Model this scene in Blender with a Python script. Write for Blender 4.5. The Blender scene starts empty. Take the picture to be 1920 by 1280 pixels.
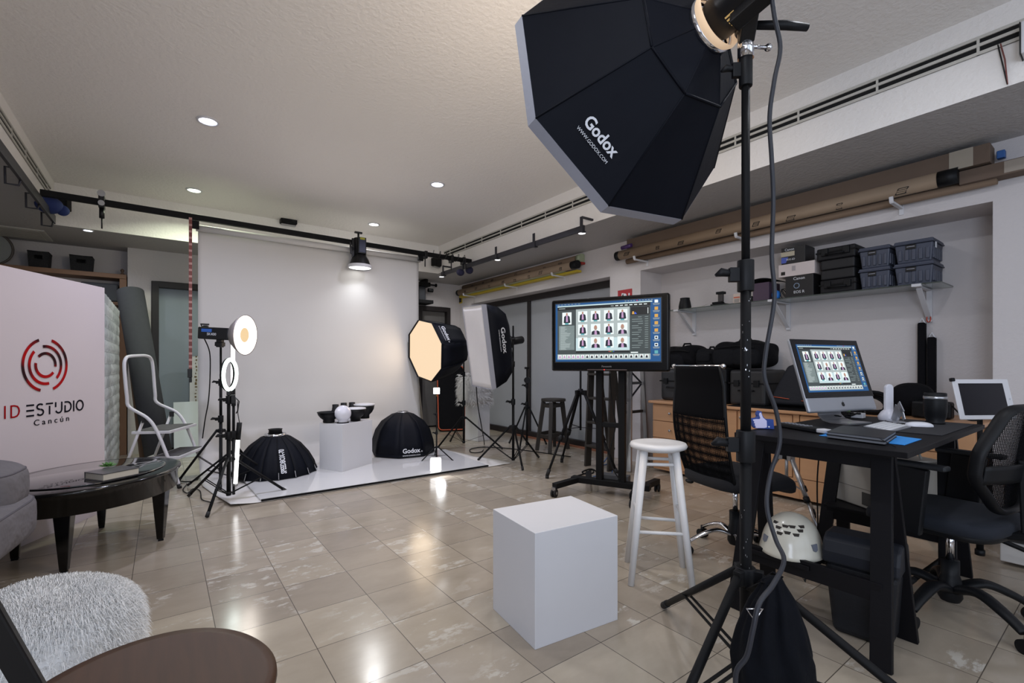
import bpy, bmesh, math, random
from mathutils import Vector, Matrix, Euler
random.seed(7)
PI = math.pi
SC = bpy.context.scene
COL = SC.collection

# ---------------------------------------------------------------- camera, light, exposure
FPX, YAW, EYE, HOR = 885.0, math.radians(36.5), 1.15, 683.0
cam_d = bpy.data.cameras.new('camera'); cam = bpy.data.objects.new('camera', cam_d); COL.objects.link(cam)
cam.location = (0, 0, EYE); cam.rotation_euler = (PI/2, 0, -YAW)
cam_d.sensor_width = 36; cam_d.lens = FPX/1920*36; cam_d.shift_y = (HOR-640)/1920; cam_d.clip_start = 0.05
SC.camera = cam
SC.view_settings.view_transform = 'Standard'; SC.view_settings.look = 'None'
SC.view_settings.gamma = 1; SC.view_settings.use_curve_mapping = False
SC.view_settings.exposure = 0.27
w = bpy.data.worlds.new('world'); SC.world = w; w.use_nodes = True
w.node_tree.nodes['Background'].inputs[0].default_value = (.62, .72, .9, 1)
w.node_tree.nodes['Background'].inputs[1].default_value = 0.6
ZC, ZL = 3.09, 2.64            # raised and low ceiling
XB, YB, XL = 3.64, 6.95, -.93  # faces of the dropped beams
XW, YW = 4.5, 7.75             # right and back wall

def area(name, loc, target, sx, sy, watts, col, spread=PI, shape='RECTANGLE'):
    l = bpy.data.lights.new(name, 'AREA'); l.shape = shape; l.size = sx; l.size_y = sy
    l.energy = watts; l.color = col; l.spread = spread
    o = bpy.data.objects.new(name, l); COL.objects.link(o); o.location = loc
    o.rotation_euler = (Vector(target)-Vector(loc)).to_track_quat('-Z', 'Y').to_euler()
    return o
area('window_daylight', (1.2, -2.45, 1.6), (1.2, 5, 1.3), 4.4, 2.0, 27, (.78, .87, 1))
area('right_wall_fill', (-2.7, -1.7, 1.6), (4.5, .9, 1.3), 1.6, 1.6, 36, (.74, .83, 1), 2.2)  # added cool fill to brighten the right wall, no window on this side
DL = 7.5                      # watts of each ceiling downlight
for dx_, dy_ in ((.3, 2.2), (2.3, 2.3), (.3, .4), (2.3, .4), (.3, -1.3), (2.3, -1.3)):   # the rest of the downlight grid, above and behind the camera
    area('downlight_beam', (dx_, dy_, ZC-.03), (dx_, dy_, 0), .14, .14, DL, (.90, .93, 1), PI, 'DISK')

# ---------------------------------------------------------------- helpers
def pix(px, py):
    a = (px-960)/FPX; s, c = math.sin(YAW), math.cos(YAW)
    return Vector((s+c*a, c-s*a, (HOR-py)/FPX))
def at_z(px, py, z=0.):
    r = pix(px, py); return Vector((0, 0, EYE))+r*((z-EYE)/r.z)
def at_x(px, py, x):
    r = pix(px, py); return Vector((0, 0, EYE))+r*(x/r.x)
def at_y(px, py, y):
    r = pix(px, py); return Vector((0, 0, EYE))+r*(y/r.y)
def at_d(px, py, d):
    return Vector((0, 0, EYE))+pix(px, py)*d
def srgb(c):
    if isinstance(c, str): c = [int(c[i:i+2], 16)/255 for i in (0, 2, 4)]
    return tuple((x/12.92 if x <= .04045 else ((x+.055)/1.055)**2.4) for x in c)+(1,)
def mat(name, col, rough=.5, metal=0., var=.06, scale=8., bump=0., bscale=60., bdist=.01, emit=0., ecol=None, coat=0., trans=0., stretch=None, spec=.5, alpha=1.):
    m = bpy.data.materials.new(name); m.use_nodes = True; N = m.node_tree.nodes; L = m.node_tree.links
    b = N['Principled BSDF']; c = srgb(col)
    b.inputs['Roughness'].default_value = rough; b.inputs['Metallic'].default_value = metal
    b.inputs['Specular IOR Level'].default_value = spec
    b.inputs['Coat Weight'].default_value = coat; b.inputs['Coat Roughness'].default_value = .08
    b.inputs['Transmission Weight'].default_value = trans; b.inputs['Alpha'].default_value = alpha
    tc = N.new('ShaderNodeTexCoord'); no = N.new('ShaderNodeTexNoise'); no.inputs['Scale'].default_value = scale; no.inputs['Detail'].default_value = 4
    src = tc.outputs['Object']
    if stretch:
        mp = N.new('ShaderNodeMapping'); mp.inputs['Scale'].default_value = stretch; L.new(src, mp.inputs[0]); src = mp.outputs[0]
    L.new(src, no.inputs['Vector'])
    mx = N.new('ShaderNodeMix'); mx.data_type = 'RGBA'; L.new(no.outputs['Fac'], mx.inputs[0])
    mx.inputs[6].default_value = tuple(x*(1-var) for x in c[:3])+(1,); mx.inputs[7].default_value = tuple(min(1, x*(1+var)) for x in c[:3])+(1,)
    L.new(mx.outputs[2], b.inputs['Base Color'])
    if bump:
        n2 = N.new('ShaderNodeTexNoise'); n2.inputs['Scale'].default_value = bscale; n2.inputs['Detail'].default_value = 3; L.new(src, n2.inputs['Vector'])
        bp = N.new('ShaderNodeBump'); bp.inputs['Strength'].default_value = bump; bp.inputs['Distance'].default_value = bdist
        L.new(n2.outputs['Fac'], bp.inputs['Height']); L.new(bp.outputs[0], b.inputs['Normal'])
    if emit:
        b.inputs['Emission Color'].default_value = srgb(ecol or col); b.inputs['Emission Strength'].default_value = emit
    return m
def glow(name, col, strength):
    m = bpy.data.materials.new(name); m.use_nodes = True; N = m.node_tree.nodes; L = m.node_tree.links
    b = N['Principled BSDF']; b.inputs['Base Color'].default_value = (.02, .02, .02, 1); b.inputs['Roughness'].default_value = .4; b.inputs['Specular IOR Level'].default_value = .2
    b.inputs['Emission Color'].default_value = srgb(col); b.inputs['Emission Strength'].default_value = strength
    return m

class MB:
    def __init__(s): s.v = []; s.f = []; s.m = []; s.s = []
    def add(s, vs, fs, mi=0, sm=False, M=None):
        o = len(s.v); s.v += [tuple(M @ Vector(p)) if M else tuple(p) for p in vs]
        for f in fs: s.f.append([i+o for i in f]); s.m.append(mi); s.s.append(sm)
        return s
    def box(s, c, d, rz=0, rot=None, mi=0, taper=1., M=None):
        R_ = (rot or Euler((0, 0, rz))).to_matrix(); vs = []
        for z in (-.5, .5):
            t = taper if z < 0 else 1
            for x, y in ((-.5, -.5), (.5, -.5), (.5, .5), (-.5, .5)):
                vs.append(R_ @ Vector((x*d[0]*t, y*d[1]*t, z*d[2]))+Vector(c))
        return s.add(vs, [(3, 2, 1, 0), (4, 5, 6, 7), (0, 1, 5, 4), (1, 2, 6, 5), (2, 3, 7, 6), (3, 0, 4, 7)], mi, False, M)
    def bb(s, a, b, mi=0):
        return s.box([(a[i]+b[i])/2 for i in range(3)], [abs(b[i]-a[i]) for i in range(3)], mi=mi)
    def bar(s, p, q, w, h, up=(0, 0, 1), mi=0, w2=None, h2=None):
        p, q = Vector(p), Vector(q); z = (q-p).normalized(); x = Vector(up).cross(z)
        if x.length < 1e-4: x = Vector((1, 0, 0)).cross(z)
        x.normalize(); y = z.cross(x); vs = []
        for c, ww, hh in ((p, w, h), (q, w2 or w, h2 or h)):
            for a, b in ((-.5, -.5), (.5, -.5), (.5, .5), (-.5, .5)): vs.append(c+x*a*ww+y*b*hh)
        return s.add(vs, [(3, 2, 1, 0), (4, 5, 6, 7), (0, 1, 5, 4), (1, 2, 6, 5), (2, 3, 7, 6), (3, 0, 4, 7)], mi)
    def tube(s, pts, r, n=12, mi=0, closed=False, flat=1.):
        pts = [Vector(p) for p in pts]; k = len(pts); rs = r if isinstance(r, (list, tuple)) else [r]*k
        vs = []; fs = []; t0 = None; X = None
        for i in range(k):
            if closed: t = (pts[(i+1) % k]-pts[i-1]).normalized()
            else: t = (pts[min(i+1, k-1)]-pts[max(i-1, 0)]).normalized()
            if X is None:
                X = t.cross(Vector((0, 0, 1)));
                if X.length < 1e-3: X = t.cross(Vector((1, 0, 0)))
            else: X = X-t*X.dot(t)
            X.normalize(); Y = t.cross(X)
            for j in range(n):
                a = 2*PI*j/n; vs.append(pts[i]+X*math.cos(a)*rs[i]+Y*math.sin(a)*rs[i]*flat)
        for i in range(k if closed else k-1):
            for j in range(n):
                a, b = i*n+j, i*n+(j+1) % n; c, d = ((i+1) % k)*n+(j+1) % n, ((i+1) % k)*n+j
                fs.append((a, b, c, d))
        s.add(vs, fs, mi, True)
        if not closed: s.add([vs[j] for j in range(n)], [tuple(range(n))[::-1]], mi); s.add([vs[(k-1)*n+j] for j in range(n)], [tuple(range(n))], mi)
        return s
    def cyl(s, p, q, r, r2=None, n=20, mi=0): return s.tube([p, q], [r, r if r2 is None else r2], n, mi)
    def lathe(s, prof, n=32, M=None, mi=0, sm=True, close=False, ph=0.):
        vs = [(r*math.cos(2*PI*j/n+ph), r*math.sin(2*PI*j/n+ph), z) for r, z in prof for j in range(n)]; fs = []
        for i in range(len(prof)-1):
            for j in range(n): fs.append((i*n+j, i*n+(j+1) % n, (i+1)*n+(j+1) % n, (i+1)*n+j))
        s.add(vs, fs, mi, sm, M)
        if close: s.add(vs[:n], [tuple(range(n))[::-1]], mi, False, M); s.add(vs[-n:], [tuple(range(n))], mi, False, M)
        return s
    def prism(s, poly, z0, z1, M=None, mi=0, sm=False):
        n = len(poly); vs = [(x, y, z0) for x, y in poly]+[(x, y, z1) for x, y in poly]
        return s.add(vs, [tuple(range(n))[::-1], tuple(range(n, 2*n))]+[(i, (i+1) % n, n+(i+1) % n, n+i) for i in range(n)], mi, sm, M)
    def ell(s, c, r, nu=24, nv=14, mi=0, p=1., M=None):
        c = Vector(c); sg = lambda v: (abs(v)**p)*(1 if v >= 0 else -1); vs = []; fs = []
        for i in range(nv+1):
            th = PI*i/nv
            for j in range(nu):
                a = 2*PI*j/nu; vs.append((c.x+r[0]*sg(math.sin(th))*sg(math.cos(a)), c.y+r[1]*sg(math.sin(th))*sg(math.sin(a)), c.z+r[2]*sg(math.cos(th))))
        for i in range(nv):
            for j in range(nu): fs.append((i*nu+j, (i+1)*nu+j, (i+1)*nu+(j+1) % nu, i*nu+(j+1) % nu))
        return s.add(vs, fs, mi, True, M)
    def grid(s, fn, nu, nv, mi=0, sm=True, M=None):
        vs = [fn(i/nu, j/nv) for j in range(nv+1) for i in range(nu+1)]
        return s.add(vs, [(j*(nu+1)+i, j*(nu+1)+i+1, (j+1)*(nu+1)+i+1, (j+1)*(nu+1)+i) for j in range(nv) for i in range(nu)], mi, sm, M)
    def quad(s, a, b, c, d, mi=0): return s.add([a, b, c, d], [(0, 1, 2, 3)], mi)

PM = {}
def build(mb, name, mats, parent=None, world=False, bevel=0., seg=2, solid=0., sub=0, label=None, kind=None, M=None):
    me = bpy.data.meshes.new(name); me.from_pydata(mb.v, [], mb.f)
    for m_ in (mats if isinstance(mats, (list, tuple)) else [mats]): me.materials.append(m_)
    me.polygons.foreach_set('material_index', mb.m); me.polygons.foreach_set('use_smooth', mb.s)
    bm = bmesh.new(); bm.from_mesh(me); bmesh.ops.remove_doubles(bm, verts=bm.verts, dist=1e-6); bmesh.ops.recalc_face_normals(bm, faces=bm.faces); bm.to_mesh(me); bm.free()
    me.update(); o = bpy.data.objects.new(name, me); COL.objects.link(o)
    if M is not None: o.matrix_world = M
    if parent:
        o.parent = parent
        if world: o.matrix_parent_inverse = PM[parent.name].inverted()
    if solid:
        q = o.modifiers.new('thickness', 'SOLIDIFY'); q.thickness = solid; q.offset = 0
    if bevel:
        q = o.modifiers.new('bevel', 'BEVEL'); q.width = bevel; q.segments = seg; q.limit_method = 'ANGLE'; q.angle_limit = .6
    if sub:
        q = o.modifiers.new('subdivision', 'SUBSURF'); q.levels = sub; q.render_levels = sub
    if label: o['label'] = label
    if kind: o['kind'] = kind
    return o
def thing(name, label, cat, loc=(0, 0, 0), rz=0., group=None, M=None):
    o = bpy.data.objects.new(name, None); COL.objects.link(o); o.empty_display_size = .05
    W = M if M is not None else (Matrix.Translation(Vector(loc)) @ Matrix.Rotation(rz, 4, 'Z'))
    o.matrix_world = W; PM[o.name] = W.copy()
    o['label'] = label; o['category'] = cat
    if group: o['group'] = group
    return o
def tag(o, label, cat, group=None, kind=None):
    o['label'] = label; o['category'] = cat
    if group: o['group'] = group
    if kind: o['kind'] = kind
    return o
def struct(mb, name, mats, parent=None, **k):
    o = build(mb, name, mats, parent, **k)
    if not parent: o['kind'] = 'structure'
    return o
def dup(root, M, label, group=None):
    r = root.copy(); COL.objects.link(r); r.matrix_world = M; PM[r.name] = M.copy(); r['label'] = label
    if group: r['group'] = group
    for ch in [o for o in COL.objects if o.parent == root]:
        c = ch.copy(); COL.objects.link(c); c.parent = r
        for g in [o for o in COL.objects if o.parent == ch]:
            d = g.copy(); COL.objects.link(d); d.parent = c
    return r
def TR(x, y, z=0., rz=0.): return Matrix.Translation((x, y, z)) @ Matrix.Rotation(rz, 4, 'Z')
def basis(o, x, y, z=None):
    x = Vector(x).normalized(); y = Vector(y); y = (y-x*y.dot(x)).normalized(); z = x.cross(y)
    m = Matrix.Identity(4)
    for i in range(3): m[i][0], m[i][1], m[i][2], m[i][3] = x[i], y[i], z[i], o[i]
    return m
def lettering(txt, size, M, m, parent, name='lettering', depth=.0008, space=1., align='CENTER', world=False, bold=0., width=None):
    """text as thin mesh letters, in the XY plane of M, facing +Z"""
    cu = bpy.data.curves.new('t', 'FONT'); cu.body = txt; cu.size = size; cu.extrude = depth; cu.align_x = align; cu.align_y = 'CENTER'
    cu.space_character = space; cu.offset = bold; cu.resolution_u = 3
    to = bpy.data.objects.new('t', cu); me = bpy.data.meshes.new_from_object(to); bpy.data.objects.remove(to); bpy.data.curves.remove(cu)
    me.name = name; me.materials.clear(); me.materials.append(m)
    if width:
        xs = [v.co.x for v in me.vertices]; k = width/(max(xs)-min(xs)); me.transform(Matrix.Diagonal((k, 1, 1, 1)))
    o = bpy.data.objects.new(name, me); COL.objects.link(o)
    if parent: o.parent = parent
    if world and parent: o.matrix_parent_inverse = PM[parent.name].inverted()
    o.matrix_basis = M
    return o

# ---------------------------------------------------------------- materials
wall_m = mat('white wall paint', 'cbc6c6', .7, var=.03, scale=2, bump=.25, bscale=45)
ceil_m = mat('stucco ceiling paint', 'ece8e4', .8, var=.02, scale=2, bump=.55, bscale=38)
trim_m = mat('off white vent metal', 'bfbcb4', .5)
black = mat('black metal', '0e0e11', .4, .0, spec=.4)
blackm = mat('matt black metal', '0d0d0f', .6, spec=.2)
darkrail = mat('dark grey steel', '2b2a30', .45, .3)
plast = mat('black plastic', '101114', .5, spec=.25)
rubber = mat('black rubber', '141416', .7)
fabb = mat('black nylon fabric', '0b0e17', .6, var=.25, spec=.14, scale=5, bump=.15, bscale=14)
fabin = mat('black nylon facet', '1b2230', .5, var=.2, scale=6, bump=.2, bscale=12)
silver = mat('silver fabric border', '9a9ca8', .55, bump=.1)
chrome = mat('chrome', 'd8d8dc', .12, 1.)
steel = mat('brushed steel', 'b4b4b6', .32, .9)
whitep = mat('white painted board', 'd0d0d4', .45, var=.02)
whitew = mat('white gloss paint', 'd9d8d8', .35, var=.03)
whitet = mat('white print', 'd6d8de', .6)
paperw = mat('white backdrop paper', 'cfccc8', .75, var=.02, scale=1.2)
tan = mat('tan veneer cabinet', 'c2946d', .5, var=.07, scale=3, stretch=(1, 1, 8))
tant = mat('tan veneer edge', 'c69770', .45, var=.06)
card = mat('brown cardboard', '7b6653', .8, var=.1, scale=10, stretch=(1, .15, 1))
card2 = mat('pale cardboard tube', '947f69', .75, var=.08)
cardbox = mat('cardboard box board', '66564a', .85, var=.08)
ink = mat('black ink', '24201e', .8)
yellow = mat('yellow strap', 'c2aa2c', .6)
dwood = mat('dark weathered wood', '2c2722', .6, var=.25, scale=9, stretch=(1, 1, .2), bump=.2, bscale=30)
ebony = mat('black stained wood', '0d0c10', .55, spec=.2, var=.2, scale=10, stretch=(1, .2, 1), bump=.06, bscale=60)
walnut = mat('walnut seat wood', '49301f', .45, var=.35, scale=7, stretch=(7, .6, 1), spec=.25)
shelfw = mat('brown shelf wood', '8c6b52', .55, var=.12, scale=6, stretch=(.2, 1, 1))
lacq = mat('black lacquered wood', '040405', .12, spec=.5)
grey = mat('charcoal felt roll', '34353a', .95, var=.12, scale=30)
door_m = mat('grey frosted panel', '9da0a5', .35, var=.03, scale=1.5)
door_m2 = mat('grey blue door panel', '8f99a5', .45, var=.05, scale=1.5)
frame_m = mat('dark brown door frame', '221d1e', .45)
binm = mat('slate grey bin plastic', '454a59', .5, var=.05)
case_m = mat('black hard case plastic', '131317', .55, bump=.1, spec=.3)
softblack = mat('black bag fabric', '0b0b0f', .9, spec=.2, var=.25, scale=14, bump=.5, bscale=26)
softblack2 = mat('charcoal bag fabric', '131418', .9, spec=.2, var=.25, scale=14, bump=.5, bscale=26)
orange = mat('orange piping', 'c0583a', .6)
sofa_m = mat('grey sofa suede', '6e6b6f', .95, var=.16, scale=7, bump=.9, bscale=7, bdist=.035, spec=.2)
glassm = mat('shelf glass', 'c9d6cf', .06, trans=.92, spec=.5)
tabglass = mat('smoked table glass', '15151a', .04, coat=1.)
fur_m = mat('white long fur', 'f3f3f3', .8, var=.05)
aluw = mat('white ladder enamel', 'cfcdd2', .35)
tread = mat('grey ribbed tread', '4c4a4c', .8)
beige = mat('beige printer plastic', 'a6a199', .55)
navy = mat('dark navy seat fabric', '151a24', .9, var=.2, scale=20)
mesh_m = mat('black mesh fabric', '0a0a0d', .9, spec=.1)
redm = mat('red strap', '7e4a45', .8)
blue = mat('cobalt blue cloth', '24407c', .8)

# ---------------------------------------------------------------- room
def floor_material():
    m = bpy.data.materials.new('travertine tiles'); m.use_nodes = True; N = m.node_tree.nodes; L = m.node_tree.links; b = N['Principled BSDF']
    tc = N.new('ShaderNodeTexCoord'); mp = N.new('ShaderNodeMapping'); mp.inputs['Location'].default_value = (-.503+3.18, -2.331+3.265, 0); L.new(tc.outputs['Object'], mp.inputs[0])
    br = N.new('ShaderNodeTexBrick'); br.offset = 0; br.squash = 1
    for k, v in (('Scale', 1), ('Mortar Size', .0018), ('Mortar Smooth', .2), ('Brick Width', .318), ('Row Height', .3265), ('Bias', 0)): br.inputs[k].default_value = v
    br.inputs['Color1'].default_value = (0, 0, 0, 1); br.inputs['Color2'].default_value = (1, 1, 1, 1); br.inputs['Mortar'].default_value = (.5, .5, .5, 1); L.new(mp.outputs[0], br.inputs['Vector'])
    def noise(sc, det, rough=.6, st=(1, 1, 1), off=None):
        q = N.new('ShaderNodeMapping'); q.inputs['Scale'].default_value = st; L.new(tc.outputs['Object'], q.inputs[0])
        if off:   # every tile is cut from another piece of stone
            a = N.new('ShaderNodeVectorMath'); a.operation = 'SCALE'; L.new(br.outputs['Color'], a.inputs[0]); a.inputs['Scale'].default_value = off
            c_ = N.new('ShaderNodeVectorMath'); L.new(q.outputs[0], c_.inputs[0]); L.new(a.outputs[0], c_.inputs[1]); v = c_.outputs[0]
        else: v = q.outputs[0]
        n = N.new('ShaderNodeTexNoise'); n.inputs['Scale'].default_value = sc; n.inputs['Detail'].default_value = det; n.inputs['Roughness'].default_value = rough; L.new(v, n.inputs['Vector']); return n.outputs['Fac']
    def ramp(f, p0, p1, c0, c1):
        r = N.new('ShaderNodeValToRGB'); L.new(f, r.inputs[0]); e = r.color_ramp.elements; e[0].position = p0; e[1].position = p1; e[0].color = c0; e[1].color = c1; return r.outputs['Color']
    def mix(f, a, b_):
        x = N.new('ShaderNodeMix'); x.data_type = 'RGBA'
        for s_, v in ((0, f), (6, a), (7, b_)):
            if isinstance(v, (tuple, float, int)): x.inputs[s_].default_value = v
            else: L.new(v, x.inputs[s_])
        return x.outputs[2]
    tile = mix(br.outputs['Color'], srgb('9a8f81'), srgb('b1a695'))
    vein = ramp(noise(3.2, 6, .62, (1, 1.9, 1), 9.), .25, .75, (.82, .81, .80, 1), (1.08, 1.08, 1.08, 1))
    mu = N.new('ShaderNodeMix'); mu.data_type = 'RGBA'; mu.blend_type = 'MULTIPLY'; mu.inputs[0].default_value = 1; L.new(tile, mu.inputs[6]); L.new(vein, mu.inputs[7])
    pt = noise(7, 8, .68, (1, 2, 1), 17.); gate = noise(1.3, 1, .5, (1, 1, 1), 31.)
    pm = N.new('ShaderNodeMath'); pm.operation = 'MULTIPLY'; L.new(ramp(pt, .54, .60, (0, 0, 0, 1), (1, 1, 1, 1)), pm.inputs[0]); L.new(ramp(gate, .53, .60, (0, 0, 0, 1), (.75, .75, .75, 1)), pm.inputs[1])
    c = mix(pm.outputs[0], mu.outputs[2], srgb('c9c4bb'))
    dk = noise(16, 8, .75, (1, 2.5, 1), 5.); c = mix(ramp(dk, .69, .74, (0, 0, 0, 1), (.5, .5, .5, 1)), c, srgb('5f5752'))
    c = mix(br.outputs['Fac'], c, srgb('544c44'))
    L.new(c, b.inputs['Base Color'])
    rr = ramp(noise(3, 3), .3, .8, (.13, .13, .13, 1), (.24, .24, .24, 1)); L.new(rr, b.inputs['Roughness']); b.inputs['Specular IOR Level'].default_value = .55
    bp = N.new('ShaderNodeBump'); bp.inputs['Strength'].default_value = .35; bp.inputs['Distance'].default_value = .002; bp.invert = True; L.new(br.outputs['Fac'], bp.inputs['Height'])
    b2 = N.new('ShaderNodeBump'); b2.inputs['Strength'].default_value = .03; b2.inputs['Distance'].default_value = .02; L.new(noise(2.2, 2), b2.inputs['Height']); L.new(bp.outputs[0], b2.inputs['Normal']); L.new(b2.outputs[0], b.inputs['Normal'])
    return m
struct(MB().bb((-3.0, -2.6, -.1), (5.3, 8.3, 0)), 'floor', floor_material())
m = MB()
m.bb((XL, -2.6, ZC), (XB, YB, ZC+.15)); m.bb((XB, -2.6, ZL), (5.3, 8.3, ZC+.15)); m.bb((-3.0, -2.6, ZL), (XL, 8.3, ZC+.15)); m.bb((XL, YB, ZL), (XB, 8.3, ZC+.15))
mm_ = struct(m, 'ceiling', [ceil_m, mat('darker grey soffit', 'aeabaa', .8, var=.03, scale=2, bump=.5, bscale=38)])  # low ceiling undersides get a darker grey than the rest of the ceiling
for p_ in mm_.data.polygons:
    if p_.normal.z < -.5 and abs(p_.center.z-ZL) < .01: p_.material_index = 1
m = MB()      # back wall, with the alcove on its left
m.bb((-.36, YW, 0), (-.12, 8.3, ZL)); m.bb((-.12, YW, 2.24), (1.0, 8.3, ZL)); m.bb((1.0, YW, 0), (3.66, 8.3, ZL)); m.bb((3.66, YW, 2.20), (4.30, 8.3, ZL)); m.bb((4.30, YW, 0), (5.3, 8.3, ZL)); m.bb((-3.0, 8.05, 0), (-.36, 8.3, ZL)); m.bb((-.12, 8.0, 0), (1.0, 8.3, 2.24)); m.bb((3.66, 8.0, 0), (4.30, 8.3, 2.2))
struct(m, 'wall_back', wall_m)
m = MB()      # right wall: header, pillar, niche
m.bb((XW, -2.6, 2.25), (5.3, YW, ZL)); m.bb((XW, 3.55, 0), (5.3, 4.02, 2.25)); m.bb((XW, 7.33, 0), (5.3, YW, 2.25)); m.bb((XW, -2.6, 0), (5.3, .63, 2.25)); m.bb((4.9, .63, 0), (5.3, 3.55, 2.25)); m.bb((4.85, 4.02, 0), (5.3, 7.33, 2.25))
struct(m, 'wall_right', wall_m)
struct(MB().bb((-3.15, -2.6, 0), (-3.0, 8.3, ZL)), 'wall_left', wall_m)
m = MB(); m.bb((-3, -2.75, 0), (5.3, -2.6, .5)); m.bb((-3, -2.75, 2.6), (5.3, -2.6, 3.2)); m.bb((-3, -2.75, .5), (-1.1, -2.6, 2.6)); m.bb((3.5, -2.75, .5), (5.3, -2.6, 2.6))
struct(m, 'wall_front', wall_m)
# glazed grey sliding panels in the right wall
g = MB(); ys = (4.02, 5.90, 7.33)
for k in range(2): g.bb((4.72, ys[k], .08), (4.74, ys[k+1], 2.2))
gl = struct(g, 'window_1', door_m)
fr = MB().bb((4.68, 4.02, 2.16), (4.78, 7.33, 2.25)).bb((4.66, 4.02, 0), (4.8, 7.33, .09))
for y in ys: fr.bb((4.69, y-.035, .09), (4.77, y+.035, 2.16))
build(fr, 'window_frame', frame_m, gl, bevel=.004)
# doors in the back wall
d = struct(MB().bb((-.06, YW+.06, .03), (.94, YW+.1, 2.16)), 'door_1', door_m2)
build(MB().bb((-.12, YW-.02, 0), (-.04, YW+.12, 2.24)).bb((.92, YW-.02, 0), (1.0, YW+.12, 2.24)).bb((-.04, YW-.02, 2.16), (.92, YW+.12, 2.24)), 'door_frame', frame_m, d, bevel=.005)
d = struct(MB().bb((3.72, YW+.08, .03), (4.24, YW+.12, 2.12)), 'door_2', mat('dim curtain behind door', '6e6c6b', .8, stretch=(12, 1, .5)))
build(MB().bb((3.66, YW-.02, 0), (3.73, YW+.14, 2.20)).bb((4.23, YW-.02, 0), (4.30, YW+.14, 2.20)).bb((3.73, YW-.02, 2.12), (4.23, YW+.14, 2.20)), 'door_frame', frame_m, d, bevel=.005)
m = MB().bb((XW-.012, 7.33, 0), (XW, YW, .08)).bb((4.30, YW-.012, 0), (XW, YW, .08))
struct(m, 'baseboard_back', wall_m)
copper = mat('copper floor strip', '8a5a44', .5)
struct(MB().bb((4.60, 4.05, 0), (4.65, 6.2, .02)), 'trim_1', copper)
# linear air slots in the beam faces
def slot(name, x, sx, y0, y1, label):
    t = thing(name, label, 'air vent', (x, (y0+y1)/2, 2.9))
    fr_ = MB(); z0, z1 = 2.862, 2.965; dk = mat('vent darkness', '0c0c0d', .9)
    for z in (z0, 2.907, 2.948): fr_.bb((x, y0, z), (x+sx*.012, y1, z+.017))
    k = y0
    while k < y1: fr_.bb((x, k, z0), (x+sx*.011, k+.012, z1)); k += .46
    build(fr_, 'vent_frame', trim_m, t, world=True)
    build(MB().bb((x-sx*.001, y0, z0), (x+sx*.004, y1, z1)), 'vent_opening', dk, t, world=True)
slot('linear_vent', XB, -1, .1, 6.75, 'long white double slot air vent in the right ceiling beam')
slot('linear_vent', XL, 1, 1.0, 6.70, 'long white double slot air vent in the left ceiling beam')

# downlights
def downlight(px, py, z, r, col, label, group, wt=None):
    p = at_z(px, py, z); t = thing('downlight', label, 'ceiling light', (p.x, p.y, z), group=group)
    build(MB().lathe([(r*.86, -.0), (r*.9, -.012), (r*1.1, -.010), (r*1.12, 0)], 32), 'trim_ring', whitep, t)
    build(MB().lathe([(r*.87, -.006), (.001, -.008)], 32), 'lamp', glow('downlight glow', col, 9), t)
    area('downlight_beam', (p.x, p.y, z-.02), (p.x, p.y, 0), r*1.8, r*1.8, wt or DL, srgb(col)[:3], 2.5, 'DISK')
gq = 'round downlights in the raised ceiling'
downlight(390, 226, ZC, .07, 'dfe4ff', 'large bluish downlight nearest the top left of the ceiling', gq, 15)
downlight(364, 356, ZC, .07, 'f4ffe2', 'slightly green white downlight above the left edge of the backdrop', gq, 15)
downlight(820, 345, ZC, .07, 'e6e8ff', 'bluish downlight near the ceiling centre, left of the big octagonal softbox', gq, 15)
downlight(701, 420, ZC, .07, 'ffffff', 'white downlight above the hanging reflector lamp', gq, 15)
gq = 'small downlights in the low ceiling'
downlight(165, 431, ZL, .045, 'f0f4ff', 'small downlight above the shelf baskets at the left', gq, 2.5)
downlight(933, 486, ZL, .045, 'ffffff', 'small downlight at the middle of the right hand steel rail', gq, 2.5)
downlight(1091, 436, ZL, .045, 'ffffff', 'small downlight at the near end of the right hand steel rail', gq, 2.5)
downlight(828, 518, ZL, .045, 'ffffff', 'small downlight at the far end of the right hand steel rail', gq, 2.5)

# ---------------------------------------------------------------- steel rails under the ceiling
t = thing('steel_rail', 'dark steel rail with upright hooks along the right ceiling beam', 'rail', (3.5, 5.0, ZL))
build(MB().bb((3.49, 3.48, 2.53), (3.515, 6.58, 2.59)), 'bar', darkrail, t, world=True)
for y in (3.5, 4.28, 5.06, 5.84, 6.5):
    build(MB().bb((3.48, y-.02, 2.53), (3.487, y+.02, ZL+.04)).bb((3.48, y-.02, 2.52), (3.53, y+.02, 2.53)), 'hanger', darkrail, t, world=True)
build(MB().bb((3.487, 3.48, 2.66), (XB, 3.5, 2.68)).bb((3.487, 6.5, 2.66), (XB, 6.52, 2.68)), 'wall_arm', darkrail, t, world=True)
t = thing('steel_rail', 'dark steel rail with square wire hooks along the left ceiling beam', 'rail', (-.85, 4.6, ZL))
build(MB().bb((-.86, 2.5, 2.52), (-.84, 6.36, 2.60)), 'bar', darkrail, t, world=True)
for y in (3.6, 4.3, 5.0, 5.66, 6.3):
    build(MB().tube([(-.86, y, 2.6), (-.93, y-.01, 2.6), (-.93, y, 2.48), (-.86, y, 2.48), (-.85, y, 2.53)], .008, 8), 'hanger', darkrail, t, world=True)
t = thing('backdrop_rail', 'long black steel bar spanning the room and carrying the paper backdrop', 'rail', (1.3, 5.9, 2.6))
build(MB().bar((-.88, 5.9, 2.685), (3.62, 5.9, 2.655), .05, .055), 'bar', blackm, t, world=True, bevel=.003)
build(MB().bar((.27, 5.9, 2.64), (.27, 5.9, 2.56), .03, .07).bar((2.82, 5.9, 2.64), (2.82, 5.9, 2.56), .03, .07), 'roll_bracket', blackm, t, world=True)
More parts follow.
